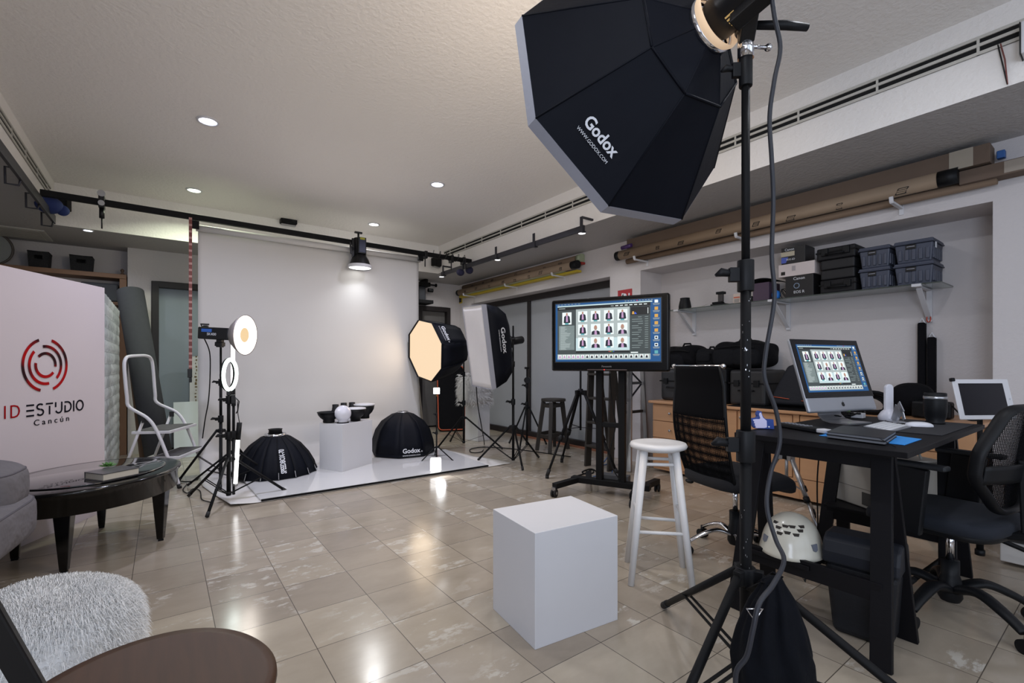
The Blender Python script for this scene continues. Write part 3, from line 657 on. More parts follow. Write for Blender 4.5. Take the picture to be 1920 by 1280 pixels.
build(MB().grid(bagf, 72, 40), 'cloth', mat('black cotton cloth', '090b11', .9, spec=.15, var=.3, scale=20, bump=.3, bscale=40), t, M=Matrix.Translation((0, 0, 0))).matrix_basis = Matrix.Translation(bc-Vector((1.42, .62, .10)))
pb = Vector((SX, SY, .44)); tb = bc+Vector((0, 0, .17))
build(MB().bar(pb+Vector((-.01, -.02, 0)), tb+Vector((-.03, 0, -.03)), .028, .004, up=(1, .5, 0)).bar(pb+Vector((.03, -.02, 0)), tb+Vector((.03, 0, -.02)), .028, .004, up=(1, .5, 0)), 'strap', softblack, t, world=True)
bq = at_d(1415, 1150, 1.165); rr_ = Vector((.8, -.6, 0))
build(MB().tube([bq-rr_*.02+Vector((0, 0, .012)), bq+rr_*.02+Vector((0, 0, .012)), bq+Vector((0, 0, -.018))], .0022, 8, closed=True), 'metal_ring', chrome, t, world=True)

# ---------------------------------------------------------------- octagonal softbox, lit warm
t = stand('black light stand under the warm glowing octagonal softbox', (3.38, 5.70), [(3.00, 5.76), (3.685, 5.19), (3.42, 6.16)], .41, .07, [(.05, .62, .0155), (.62, 1.02, .013), (1.02, 1.30, .010)])
n2 = Vector((-.9868, -.1169, -.1121)); c2 = Vector((2.7193, 5.5687, 1.3255)); r2_ = c2-n2*.60
warm = glow('warm glowing diffuser', 'e6caa8', 1.0)
t = octabox('warm glowing octagonal softbox facing left beside the backdrop', facing(r2_, n2, 1.768), .408, .58, .03, warm, [(.2, 0), (.46, .05), (.74, .22), (.86, .40), (.94, .68), (1., 1.)], txt=[(-2, .62)], size=.078, lipm=fabb, ringm=black)
flash_head(t, facing(r2_, n2), .22, .055); build(MB().bar(r2_-n2*.08, (3.38, 5.70, 1.30), .05, .05), 'swivel', black, t, world=True, bevel=.004)
area('softbox_glow', c2+n2*.05, c2+n2*2, .6, .6, 2.5, (1, .82, .62), PI, 'DISK')
# ---------------------------------------------------------------- rectangular softbox
t = stand('black light stand under the white fronted rectangular softbox', (3.28, 4.41), [(3.02, 4.76), (3.12, 4.02), (3.70, 4.45)], .43, .05, [(.04, .72, .0155), (.72, 1.16, .013), (1.16, 1.46, .010)])
n3 = Vector((-.9815, .1013, -.1626)); c3 = Vector((2.8307, 4.4950, 1.3441)); x3 = Vector((-.0936, -.9941, -.0540)); y3 = Vector((-.1671, -.0378, .9852)); r3_ = c3-n3*.42
M3 = Matrix.Identity(4)
for i in range(3): M3[i][0], M3[i][1], M3[i][2], M3[i][3] = x3[i], y3[i], n3[i], r3_[i]
t = thing('rectangular_softbox', 'tall rectangular softbox with white front on a stand right of the backdrop', 'softbox', M=M3)
W3, H3, D3_ = .24, .46, .36
def s3(a, b):
    pr_ = [(.07, 0), (.30, .05), (.62, .24), (.84, .52), (1, 1)]
    return pr_
vs = []
PR = [(.06, 0), (.42, .07), (.72, .27), (.90, .58), (1., 1.)]
for sgn, ax in ((1, 0), (-1, 0), (1, 1), (-1, 1)):
    m = MB(); vs = []
    for (q, z) in PR:
        for j in range(7):
            u = -1+j/3; w_, h_ = max(q*W3, .05), max(q*H3, .05)
            vs.append((sgn*w_, u*h_, z*D3_) if ax == 0 else (u*w_, sgn*h_, z*D3_))
    m.add(vs, [(i*7+j, i*7+j+1, (i+1)*7+j+1, (i+1)*7+j) for i in range(len(PR)-1) for j in range(6)], 0, True)
    build(m, 'shell_panel', fabb, t, solid=.003)
cloth3 = mat('white diffuser cloth', 'd0cccb', .8, var=.03, bump=.3, bscale=6)
m = MB()
for a, b, c_, d_ in (((-1, -1), (1, -1), 0, 0), ((1, -1), (1, 1), 0, 0), ((1, 1), (-1, 1), 0, 0), ((-1, 1), (-1, -1), 0, 0)):
    m.quad((a[0]*W3, a[1]*H3, D3_), (b[0]*W3, b[1]*H3, D3_), (b[0]*W3*1.01, b[1]*H3*1.01, D3_+.06), (a[0]*W3*1.01, a[1]*H3*1.01, D3_+.06))
build(m, 'front_border', silver, t, solid=.004)
m = MB().grid(lambda u, v: ((u-.5)*2*W3, (v-.5)*2*H3, D3_+.055-.012*math.sin(PI*u)*math.sin(PI*v)), 12, 16); build(m, 'diffuser', cloth3, t, solid=.002)
lettering('Godox', .10, basis((W3*.86+.008, .05, D3_*.50), (0, -1, 0), (-.39, 0, -1)), whitet, t, bold=.002)
lettering('WWW.GODOX.COM', .025, basis((W3*.86+.034, .05, D3_*.50+.065), (0, -1, 0), (-.39, 0, -1)), whitet, t)
build(MB().lathe([(.06, -.01), (.085, -.01), (.085, .012), (.06, .012)], 28), 'speed_ring', black, t, solid=.003)
flash_head(t, M3, .20, .045); q = M3 @ Vector((0, 0, -.05)); build(MB().bar(q, (3.28, 4.41, 1.46), .05, .05), 'swivel', black, t, world=True, bevel=.004)
build(MB().bar((3.28, 4.41, 1.44), (3.28, 4.41, 1.60), .014, .014), 'spigot', black, t, world=True)
cp = [at_z(890, 727+12, 1.1)] if False else []
q0 = M3 @ Vector((0, -.3, .3)); a_ = [(893, 725, 5.3), (896, 760, 5.4), (903, 800, 5.5)]
pts = [at_d(*q) for q in a_]+[at_z(908, 832, .01), at_z(904, 846, .008), at_z(885, 848, .008), at_z(882, 842, .008), at_z(905, 838, .008), at_z(950, 840, .008), at_z(1000, 846, .008), at_z(1042, 852, .008), at_z(1070, 856, .008)]
tag(build(MB().tube(smooth(pts), .006, 8), 'floor_cord', blackm), 'black cord dropping from the rectangular softbox and looping on the floor', 'cord')

# ---------------------------------------------------------------- left lights
t = stand('black light stand carrying the flash head with the glowing beauty dish', (.46, 5.45), [(.12, 5.62), (.80, 5.62), (.42, 5.03)], .50, .12, [(.10, .62, .015), (.62, .98, .013), (.98, 1.40, .010)], brace=.5)
dn = Vector((.78, -.62, -.05)).normalized(); hc = at_d(461, 628, 4.55); 
Mb = facing(hc-dn*.13, dn)
t = thing('beauty_dish_light', 'black flash head with a brightly glowing round beauty dish facing right', 'studio light', M=Mb)
M4 = Matrix.Identity(4)
build(MB().lathe([(.06, 0), (.075, .01), (.12, .04), (.165, .09), (.19, .13), (.196, .13), (.17, .085), (.12, .03), (.06, -.01)], 48), 'dish', mat('grey dish metal', '8e8684', .4, .2), t)
build(MB().lathe([(.188, .128), (.07, .118)], 48), 'diffuser', glow('dish glow', 'fff3e6', 2.6), t)
build(MB().lathe([(.07, .118), (.045, .1185), (.001, .119)], 40), 'centre_disc', glow('dish centre glow', 'e8c898', .9), t)
build(MB().box((0, 0, -.16), (.11, .115, .30)).box((0, .065, -.27), (.03, .02, .05)), 'flash_head', black, t, bevel=.012)
build(MB().tube([(0, .05, -.30), (0, .085, -.32), (0, .085, -.24)], .008, 8), 'handle', black, t)
for s_ in (-1, 1): build(MB().box((s_*.057, .025, -.22), (.003, .03, .10)), 'blue_plate', mat('blue name plate', '2f5fb0', .4), t)
lettering('SK400', .035, basis((-.0575, -.01, -.17), (0, 0, 1), (0, 1, 0)), whitet, t)
lettering('SK400', .035, basis((.0575, -.01, -.17), (0, 0, -1), (0, 1, 0)), whitet, t)
build(MB().bar((0, -.05, -.12), (0, -.13, -.12), .05, .05).box((0, -.10, -.12), (.06, .04, .07)), 'swivel', black, t, bevel=.005)
area('beauty_dish_glow', hc+dn*.03, hc+dn*2, .3, .3, 2, (1, .92, .84), PI, 'DISK')
pts = [Mb @ Vector((0, -.05, -.28))]+[at_d(393, 660, 4.7), at_d(394, 700, 4.75), at_d(391, 750, 4.8), at_d(384, 790, 4.9), at_d(378, 840, 5.0), at_z(378, 885, .01), at_z(366, 900, .01), at_z(340, 902, .01), at_z(330, 892, .01)]
tag(build(MB().tube(smooth(pts), .0055, 8), 'floor_cord', blackm), 'black cord hanging from the beauty dish flash head down to the floor', 'cord')
# ring light
RX, RY = .445, 4.60
t = stand('black light stand with small ring lamp, nearest the camera at the left', (RX, RY), [(.265, 4.185), (.89, 4.63), (.18, 4.95)], .36, .07, [(.05, .56, .0165), (.56, .86, .0135), (.86, .92, .009)])
rn = Vector((.87, -.46, -.02)).normalized(); rc = at_d(430, 702, 3.97); Mr = facing(rc, rn)
t = thing('ring_light', 'small round glowing ring lamp below the beauty dish', 'ring light', M=Mr)
build(MB().tube([(.125*math.cos(2*PI*k/40), .125*math.sin(2*PI*k/40), -.006) for k in range(40)], .016, 10, closed=True, flat=1), 'housing', blackm, t)
build(MB().tube([(.125*math.cos(2*PI*k/40), .125*math.sin(2*PI*k/40), .004) for k in range(40)], .0165, 10, closed=True), 'lamp_ring', glow('cool ring glow', 'e6fff4', 3.2), t)
build(MB().cyl((RX, RY, .90), (RX, RY, rc.z-.135), .008).box((RX, RY, rc.z-.15), (.03, .03, .05)), 'mount', black, t, world=True, bevel=.003)
build(MB().box((RX+.03, RY-.02, .86), (.03, .03, .07)).tube([(RX+.04, RY-.03, .88), (RX+.07, RY-.05, .84), (RX+.06, RY-.05, .76), (RX+.05, RY-.04, .74)], .005, 6), 'phone_clip', black, t, world=True)
area('ring_glow', rc+rn*.03, rc+rn*2, .2, .2, 1.0, (.9, 1, .96), PI, 'DISK')
# vertical tube light on its own stand
t = stand('black light stand of the vertical light tube, between the other two', (.535, 5.12), [(.19, 5.39), (.93, 5.17), (.50, 4.78)], .33, .10, [(.08, .50, .0145), (.50, .80, .012), (.80, .93, .009)], r=.010)
q = at_d(437, 700, 4.55)
t = thing('light_tube', 'upright white glowing light tube behind the ring lamp', 'light tube', (q.x, q.y, .92))
build(MB().cyl((q.x, q.y, .90), (q.x, q.y, 1.43), .017), 'glowing_tube', glow('tube glow', 'ffffff', 2.6), t, world=True)
build(MB().box((q.x-.016, q.y+.012, 1.165), (.02, .02, .53)), 'housing', mat('grey tube housing', 'a8a6a6', .4), t, world=True)
build(MB().cyl((q.x, q.y, .85), (q.x, q.y, .92), .02).bar((q.x, q.y, .87), (.535, 5.12, .90), .02, .02), 'mount', black, t, world=True)
# handheld stick
a, b, c_ = at_d(449, 792, 4.0), at_d(446, 824, 4.0), at_d(441.5, 906, 4.0)
t = thing('light_stick', 'handheld light stick hanging upright with black handle and lit lower half', 'light stick', c_)
build(MB().cyl(a, b, .020), 'handle', plast, t, world=True); build(MB().cyl(b, c_, .0155), 'glowing_tube', glow('stick glow', 'ffffff', 3), t, world=True)
build(MB().cyl(c_, c_+Vector((0, 0, -.02)), .017), 'end_cap', steel, t, world=True)
off = Vector((-.012, .012, 0)); build(MB().bar(b+off, c_+off, .028, .012), 'back_housing', steel, t, world=True)
build(MB().tube([at_d(445, 752, 3.95), at_d(446, 775, 4.0), a], .003, 6), 'wrist_cord', blackm, t, world=True)
# cords on the floor left
pts = [at_z(*q, .008) for q in ((350, 908), (343, 918), (352, 924), (362, 916), (375, 920), (378, 935), (390, 940), (400, 942))]
tag(build(MB().tube(smooth(pts), .004, 6), 'floor_cord', blackm), 'thin black cord curling on the floor by the left edge of the paper', 'cord')
# led cubes
t = stand('thin black stand topped by a small glowing light cube', (2.62, 5.05), [(2.40, 5.03), (2.74, 4.84), (2.70, 5.26)], .17, .06, [(.05, .34, .009), (.34, .56, .0075), (.56, .775, .006)], r=.007, jo=.018)
build(MB().cyl((2.62, 5.05, .77), (2.62, 5.05, .795), .007), 'spigot', mat('brass', '9a7a45', .3, 1), t, world=True)
vd = -math.atan2(2.62, 5.05)
t = thing('light_cube', 'small glowing light cube on top of the thin stand', 'light cube', (2.62, 5.05, .795), vd)
build(MB().box((0, .004, .042), (.085, .075, .084)), 'housing', plast, t, bevel=.01); build(MB().box((0, -.037, .042), (.074, .01, .072)), 'lamp', glow('cube glow', 'ffffff', 4), t, bevel=.008)
p = at_z(817, 883, .03); t = thing('light_cube', 'glowing light cube standing on the white floor sheet', 'light cube', (p.x, p.y, .03), -math.atan2(p.x, p.y))
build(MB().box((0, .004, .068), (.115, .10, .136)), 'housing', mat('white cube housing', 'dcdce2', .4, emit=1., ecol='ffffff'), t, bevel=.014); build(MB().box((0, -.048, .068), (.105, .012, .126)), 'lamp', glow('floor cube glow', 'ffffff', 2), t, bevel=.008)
area('cube_glow', (p.x, p.y-.12, .1), (p.x, p.y-1, 0), .1, .1, .8, (.92, .95, 1), PI, 'DISK')

# ---------------------------------------------------------------- folded domes on the backdrop
sc_ = (.94, 5.40)
t = thing('dome_softbox', 'black dome softbox with silver ring lying mouth down, SPEEDBOX-70 printed upright', 'softbox', (sc_[0], sc_[1], .03), -.10)
N16 = 16; PR5 = [(.09, .38), (.14, .365), (.24, .29), (.32, .19), (.375, .09), (.40, .0)]
for k in range(N16):
    m = MB(); a0, a1 = 2*PI*k/N16, 2*PI*(k+1)/N16; vs = []
    for i, (r, z) in enumerate(PR5):
        for j in range(4):
            u = j/3; q = 1-.03*math.sin(PI*u); vs.append((q*r*(math.cos(a0)*(1-u)+math.cos(a1)*u), q*r*(math.sin(a0)*(1-u)+math.sin(a1)*u), z+.005))
    m.add(vs, [(i*4+j, i*4+j+1, (i+1)*4+j+1, (i+1)*4+j) for i in range(len(PR5)-1) for j in range(3)], 0, True); build(m, 'shell_panel', fabb, t, solid=.002)
    build(MB().tube([(r*1.004*math.cos(a0), r*1.004*math.sin(a0), z+.005) for r, z in PR5], .003, 5), 'rib', blackm, t)
    build(MB().tube([(.385*math.cos(a0), .385*math.sin(a0), .07), (.408*math.cos(a0), .408*math.sin(a0), .008)], .0035, 6), 'rod_tip', steel, t)
build(MB().lathe([(.075, .375), (.10, .375), (.105, .39), (.10, .405), (.075, .405)], 32), 'speed_ring', chrome, t, solid=.003)
build(MB().lathe([(.065, .40), (.06, .44), (.068, .45), (.055, .45), (.055, .41)], 28), 'collar', blackm, t, solid=.003)
a = -PI/2+.12; o_ = Vector((.335*math.cos(a), .335*math.sin(a), .165)); up = Vector((-.16*math.cos(a), -.16*math.sin(a), .27)).normalized(); tg = Vector((-math.sin(a), math.cos(a), 0))
lettering('SPEEDBOX-70', .068, basis(o_+tg.cross(up)*.012+up*0, up, -tg), whitet, t, bold=.0018, width=.25)
# Godox dome
t = octabox('black folded octagonal softbox standing mouth down on the floor sheet, logo at front', Matrix.Translation((2.44, 5.62, .545)) @ Matrix.Rotation(PI, 4, 'X') @ Matrix.Rotation(math.radians(22.5)+.13, 4, 'Z'), .395, .47, .03, blackm, [(.15, 0), (.34, .04), (.66, .22), (.85, .45), (.96, .75), (1., 1.)], txt=[(1, .34)], size=.075, ringm=steel, lipm=fabb)

# ---------------------------------------------------------------- pedestals and small modifiers
def pedestal(label, pts, h, z0=0., m=None):
    t = thing('display_plinth', label, 'plinth', (pts[0][0], pts[0][1], z0))
    build(MB().prism(pts, z0, z0+h), 'plinth_body', m or whitep, t, world=True, bevel=.002); return t
o = build(MB().prism([(1.205, 1.473), (1.648, 1.426), (1.70, 1.785), (1.250, 1.84)], 0, .47), 'display_cube', whitep, bevel=.002)
tag(o, 'large plain white cube plinth standing on the tiles in the foreground', 'plinth')
o = build(MB().prism([(1.504, 5.003), (1.911, 5.249), (1.759, 5.545), (1.352, 5.299)], .025, .50), 'display_cube', whitep, bevel=.002)
tag(o, 'white plinth on the backdrop paper holding a globe and black reflectors', 'plinth')
ZP = .525-.0
def onp(px, py): return at_z(px, py, .526)
for c_ in [o]:
    for v in c_.data.vertices:
        if v.co.z > .3: v.co.z = .524
def lathe_thing(name, label, cat, p, parts, group=None):
    t = thing(name, label, cat, p, group=group)
    for nm, prof, m_, sol in parts: build(MB().lathe(prof, 32), nm, m_, t, solid=sol)
    return t
p = onp(643, 793); globe = mat('white glass globe', 'd8d8e2', .08, coat=.6)
lathe_thing('glass_globe', 'shiny white globe diffuser at the front corner of the paper plinth', 'globe', (p.x+.01, p.y+.035, .524), [('base_ring', [(.055, 0), (.062, .002), (.062, .008), (.05, .01)], blackm, .002), ('globe', [(.046, .006), (.050, .022)]+[(.086*math.sin(a), .103-.086*math.cos(a)) for a in [.62+k*(PI-.62)/16 for k in range(17)]], globe, 0)])
p = onp(616, 793)
lathe_thing('reflector_dish', 'black empty reflector dish at the left end of the paper plinth', 'reflector', (p.x+.02, p.y+.06, .524), [('bowl', [(.055, 0), (.06, .02), (.055, .03), (.085, .055), (.108, .085), (.118, .115), (.121, .112)], plast, .003)], group='black reflectors on the paper plinth')
for px, py, lb in ((629, 775, 'black ribbed snoot standing behind the left dish on the plinth'), (644.5, 768, 'black ribbed snoot standing behind the globe on the plinth'), (660, 765, 'black ribbed snoot, right one behind the plinth dishes')):
    q = at_d(px, 790, {629: 5.62, 644.5: 5.70, 660: 5.78}[px]); z_ = {629: 758, 644.5: 755, 660: 754}[px]
    zt = EYE+(683-z_)/885*(q.x*math.sin(YAW)+q.y*math.cos(YAW)); k = zt-.524
    lathe_thing('snoot', lb, 'snoot', (q.x, q.y, .524), [('barrel', [(.048, 0), (.048, k*.15), (.044, k*.4), (.045, k*.55), (.040, k*.58), (.039, k*.72), (.036, k*.74), (.036, k), (.030, k), (.030, k*.9), (.001, k*.88)], plast, 0)], group='black snoots on the paper plinth')
p = onp(663, 790); t = lathe_thing('reflector_dish', 'black reflector with white tilted cap right of the globe', 'reflector', (p.x+.04, p.y+.06, .524), [('bowl', [(.05, 0), (.055, .04), (.075, .055), (.10, .09), (.102, .10), (.11, .135)], plast, .003), ('white_cap', [(.112, .134), (.108, .145), (.03, .152), (.001, .153)], whitep, .002)], group='black reflectors on the paper plinth')
p = onp(679, 785); t = lathe_thing('reflector_dish', 'black reflector with flat white cap at the right end of the plinth', 'reflector', (p.x+.05, p.y+.07, .524), [('bowl', [(.055, 0), (.055, .04), (.085, .07), (.105, .11), (.112, .15)], plast, .003), ('white_cap', [(.115, .149), (.12, .165), (.07, .172), (.001, .173)], whitep, .002)], group='black reflectors on the paper plinth')
# white column with fur
t = thing('fur_plinth', 'tall white plinth draped with grey white fur behind the softbox stands', 'plinth', (3.95, 6.25, 0))
build(MB().box((3.87, 6.12, .37), (.24, .30, .74), rz=.15).box((3.87, 6.12, .75), (.27, .33, .05), rz=.15), 'plinth_body', whitep, t, world=True, bevel=.004)
def tufts(n, fn, ln, wd, seed=1, droop=.5):
    R_ = random.Random(seed); m = MB()
    for i in range(n):
        p, nz_ = fn(R_.random(), R_.random()); p = Vector(p); nz_ = Vector(nz_).normalized()
        d = (nz_+Vector((R_.uniform(-.7, .7), R_.uniform(-.7, .7), R_.uniform(-.5, .3)))*.75).normalized(); l = ln*R_.uniform(.6, 1.3)
        s_ = d.cross(Vector((R_.uniform(-1, 1), R_.uniform(-1, 1), R_.uniform(-1, 1)))).normalized()*wd
        q1 = p+d*l*.5; q2 = q1+(d+Vector((0, 0, -droop))).normalized()*l*.5
        m.add([p-s_, p+s_, q1+s_*.7, q1-s_*.7, q2], [(0, 1, 2, 3), (3, 2, 4)], 0, True)
    return m
def furdome(c, a, b, h0, h1):
    def f(u, v):
        an = 2*PI*u; k = v
        if k < .5: r = math.sqrt(k*2); return (c[0]+a*r*math.cos(an), c[1]+b*r*math.sin(an), h1-.02*r*r), (math.cos(an)*r*.5, math.sin(an)*r*.5, 1)
        z = h1-.02-(h1-h0)*(k-.5)*2; return (c[0]+a*math.cos(an), c[1]+b*math.sin(an), z), (math.cos(an), math.sin(an), -.1)
    return f
fg = mat('pale grey fur', 'c6c4c4', .8, var=.15)
m = MB().ell((3.80, 6.09, .82), (.235, .23, .17), p=.7).ell((3.62, 6.08, .72), (.08, .16, .20), p=.9).ell((3.80, 6.09, .68), (.23, .22, .14), p=.7)
fb = build(m, 'fur_throw', fg, None); tag(fb, 'fluffy grey white fur throw on top of the tall white plinth', 'throw')
f_ = build(tufts(2600, furdome((3.80, 6.09), .24, .23, .56, .99), .07, .004, 3, 1.2), 'fur_hair', fg, fb, kind='stuff')
# ---------------------------------------------------------------- white stool
def stool(name, label, c, h, top_r, feet, m_, round_leg=True, rz=0., rungs=((.30, (0, 2)), (.44, (1, 3)), (.22, (0, 2)))):
    t = thing(name, label, 'stool', (c[0], c[1], 0)); C0 = Vector((c[0], c[1], 0))
    if round_leg: build(MB().lathe([(.001, h-.045), (top_r*.75, h-.043), (top_r*.96, h-.03), (top_r, h-.018), (top_r*.95, h-.004), (top_r*.8, h), (top_r*.5, h-.004), (.001, h-.007)], 56, M=Matrix.Translation(C0)), 'seat', m_, t, world=True)
    else: build(MB().lathe([(.001, h-.035), (top_r, h-.035), (top_r, h), (.001, h)], 40, M=Matrix.Translation(C0), sm=False), 'seat', m_, t, world=True, bevel=.004)
    P_ = []
    for fx, fy in feet:
        top = C0.lerp(Vector((fx, fy, 0)), .52 if round_leg else .6); top.z = h-.04; P_.append((top, Vector((fx, fy, 0))))
        if round_leg: build(MB().tube([top, Vector((fx, fy, 0))], [.021, .017], 14), 'leg', m_, t, world=True)
        else: build(MB().bar(top, (fx, fy, 0), .05, .05, up=(fx-c[0], fy-c[1], 0), w2=.045, h2=.045), 'leg', m_, t, world=True, bevel=.003)
    n = len(feet)
    for i in range(n):
        for z in rungs[i % 2]:
            a = P_[i]; b = P_[(i+1) % n]; A = a[1].lerp(a[0], z/(h-.04)); B = b[1].lerp(b[0], z/(h-.04))
            if round_leg: build(MB().tube([A, B], .009, 10), 'rung', m_, t, world=True)
            else: build(MB().bar(A, B, .022, .045), 'rung', m_, t, world=True)
    return t
stool('bar_stool', 'white painted round wooden bar stool beside the white cube', (2.176, 1.598), .728, .152, [(1.960, 1.608), (2.180, 1.392), (2.376, 1.580), (2.180, 1.815)], whitew, rungs=((.27, .62), (.36, .655)))
stool('bar_stool', 'dark brown wooden bar stool by the grey sliding panels', (4.24, 4.79), .69, .165, [(4.03, 4.885), (4.02, 4.61), (4.44, 4.72), (4.42, 4.97)], dwood, round_leg=False, rungs=((.20, .60), (.22, .60)))
# folded tall stand and tripod
stand('narrow black light stand with folded legs in front of the dark mullion', (4.10, 5.19), [(4.02, 5.50), (3.85, 5.03), (4.40, 5.12)], .55, .04, [(.03, .60, .015), (.60, .86, .013), (.86, 1.10, .010)], brace=0)
o_ = [o for o in COL.objects if o.name.startswith('light_stand')][-1]
build(MB().cyl((4.08, 5.16, .93), (4.12, 5.20, .93), .045, n=20).box((4.10, 5.19, 1.10), (.05, .05, .03)), 'knob', plast, o_, world=True, bevel=.003)
def tripod(label, c, feet, hub, top, m_, low, lr=.014, head=True, name='tripod'):
    t = thing(name, label, 'tripod', (c[0], c[1], 0)); C0 = Vector((c[0], c[1], 0))
    build(MB().cyl(C0+Vector((0, 0, low)), C0+Vector((0, 0, top)), .011, n=14), 'column', m_, t, world=True)
    build(MB().cyl(C0+Vector((0, 0, hub-.03)), C0+Vector((0, 0, hub+.03)), .032, .026, 18), 'hub', plast, t, world=True)
    for fx, fy in feet:
        F_ = Vector((fx, fy, .03)); d = (F_-C0); d.z = 0; d.normalize(); A = C0+d*.045+Vector((0, 0, hub-.01)); mdl = A.lerp(F_, .56)
        l = build(MB().box(A, (.04, .035, .05), rz=math.atan2(d.y, d.x)).cyl(A, mdl, lr, n=12), 'leg', m_, t, world=True)
        o1 = build(MB().cyl(A.lerp(F_, .53), A.lerp(F_, .60), lr*1.45, n=14), 'leg_lock', plast, l); o2 = build(MB().cyl(mdl, F_, lr*.72, n=12), 'lower_leg', m_, l)
        o3 = build(MB().cyl(A.lerp(F_, .93), F_, lr*1.1, n=12).cyl(F_, F_-Vector((0, 0, .028)), lr*1.1, n=12), 'rubber_foot', rubber, l)
        build(MB().bar(C0+Vector((0, 0, low+.03)), A.lerp(F_, .45), .014, .005), 'brace', m_, t, world=True)
    if head: build(MB().box(C0+Vector((0, 0, top+.02)), (.07, .05, .04)).box(C0+Vector((0, 0, top+.05)), (.06, .06, .015)).cyl(C0+Vector((.03, 0, top)), C0+Vector((.08, .0, top-.01)), .012), 'head', plast, t, world=True, bevel=.003)
    return t
tripod('black tripod standing behind the left half of the big monitor', (3.58, 3.61), [(3.77, 4.11), (3.12, 3.62), (3.72, 3.22)], .86, 1.14, blackm, .45, .017)
tripod('silver legged tripod standing between the mesh chair and the tan cabinets', (3.62, 1.56), [(3.54, 1.84), (3.93, 1.50), (3.45, 1.28)], .50, .55, steel, .28, .014)
# ---------------------------------------------------------------- ladders
t = thing('wooden_ladder', 'weathered dark wooden step ladder behind the monitor stand', 'ladder', (3.93, 3.62, 0))
for y in (3.80, 3.46):
    build(MB().bar((3.88, y, 0), (3.94, y*.93+.255, 1.36), .09, .025, up=(0, 1, 0)), 'side_rail', dwood, t, world=True, bevel=.003)
for z in (.235, .50, .77, 1.04, 1.28):
    build(MB().box((3.885+.045*z, 3.63, z), (.12, .34, .024)), 'step', dwood, t, world=True, bevel=.003)
for y in (3.74, 3.52): build(MB().bar((4.20, y, 0), (3.97, y, 1.34), .05, .02, up=(0, 1, 0)), 'rear_leg', dwood, t, world=True, bevel=.003)
t = thing('aluminium_ladder', 'aluminium ladder leaning beside the pillar between monitor and tan drawers', 'ladder', (4.24, 3.47, 0))
for x, y in ((4.07, 3.44), (4.02, 3.32)):
    build(MB().bar((x, y, 0), (x+.17, y+.13, 1.70), .025, .06, up=(0, 1, 0)), 'side_rail', steel, t, world=True, bevel=.003)
for z in (.3, .62, .94, 1.26, 1.56): build(MB().bar((4.07+.1*z, 3.40+.07*z, z), (4.40, 3.40+.07*z, z), .02, .03), 'rung', dwood if z in (.62,) else steel, t, world=True)
build(MB().bar((4.42, 3.39, 0), (4.44, 3.52, 1.70), .02, .05, up=(0, 1, 0)), 'rear_rail', steel, t, world=True)
build(MB().bar((4.12, 3.44, .72), (4.40, 3.46, .93), .012, .016).bar((4.12, 3.44, 1.12), (4.40, 3.46, .94), .012, .016), 'spreader', darkrail, t, world=True)
# white step ladder at the left
t = thing('step_ladder', 'white folding step ladder with grey treads and tall handle loop', 'step ladder', (.0, 5.6, 0))
FL, FR = at_z(337, 911, .02), at_z(387, 884, .02); FR = FL+(FR-FL).normalized()*.58
wv_ = (FR-FL).normalized(); bk_ = Vector((-wv_.y, wv_.x, 0)); zz = Vector((0, 0, 1))
def SL(u, b, z): return FL+wv_*u+bk_*b+zz*(z-.02)
W_ = .58
def rail(u):
    return [SL(u, 0, .02), SL(u, .10, .30), SL(u, .19, .55), SL(u, .225, .63), SL(u, .30, .68)]
lo_ = smooth([SL(.0, 0, .02), SL(.0, .10, .30), SL(.005, .19, .54), SL(.01, .27, .66), SL(.03, .42, .76), SL(.03, .44, .86), SL(.03, .46, 1.12), SL(.06, .465, 1.20), SL(.12, .465, 1.225), SL(.3, .465, 1.235), SL(.42, .465, 1.235), SL(.50, .465, 1.21), SL(.53, .46, 1.13), SL(.53, .44, .86), SL(.53, .42, .76), SL(.57, .27, .66), SL(.575, .19, .54), SL(.58, .10, .30), SL(.58, 0, .02)], 5)
build(MB().tube(lo_, .0145, 12), 'front_frame', aluw, t, world=True)
for u in (.03, .55): build(MB().tube([SL(u, .30, .66), SL(u, .52, .02)], .012, 10), 'rear_leg', aluw, t, world=True)
build(MB().tube([SL(.03, .46, .22), SL(.55, .46, .22)], .010, 8), 'rear_bar', aluw, t, world=True)
for z, b0, dp in ((.27, .02, .22), (.51, .10, .30)):
    q = MB()
    vs = [SL(.0, b0-.02, z), SL(.58, b0-.02, z), SL(.56, b0+dp, z), SL(.02, b0+dp, z)]
    q.add([v+zz*0 for v in vs]+[v+zz*.025 for v in vs], [(3, 2, 1, 0), (4, 5, 6, 7), (0, 1, 5, 4), (1, 2, 6, 5), (2, 3, 7, 6), (3, 0, 4, 7)]); st_ = build(q, 'step', aluw, t, world=True, bevel=.003)
    vs = [SL(.03, b0, z+.025), SL(.55, b0, z+.025), SL(.54, b0+dp-.02, z+.025), SL(.04, b0+dp-.02, z+.025)]
    build(MB().add(vs+[v+zz*.004 for v in vs], [(3, 2, 1, 0), (4, 5, 6, 7), (0, 1, 5, 4), (1, 2, 6, 5), (2, 3, 7, 6), (3, 0, 4, 7)]), 'tread_mat', tread, t, world=True)
for u in (.0, .58): build(MB().cyl(SL(u, 0, .0), SL(u, .01, .04), .018, n=12), 'rubber_foot', rubber, t, world=True)
for u in (.03, .55): build(MB().cyl(SL(u, .52, .0), SL(u, .51, .04), .016, n=12).box(SL(u, .30, .64), (.04, .04, .05)), 'joint', rubber, t, world=True)
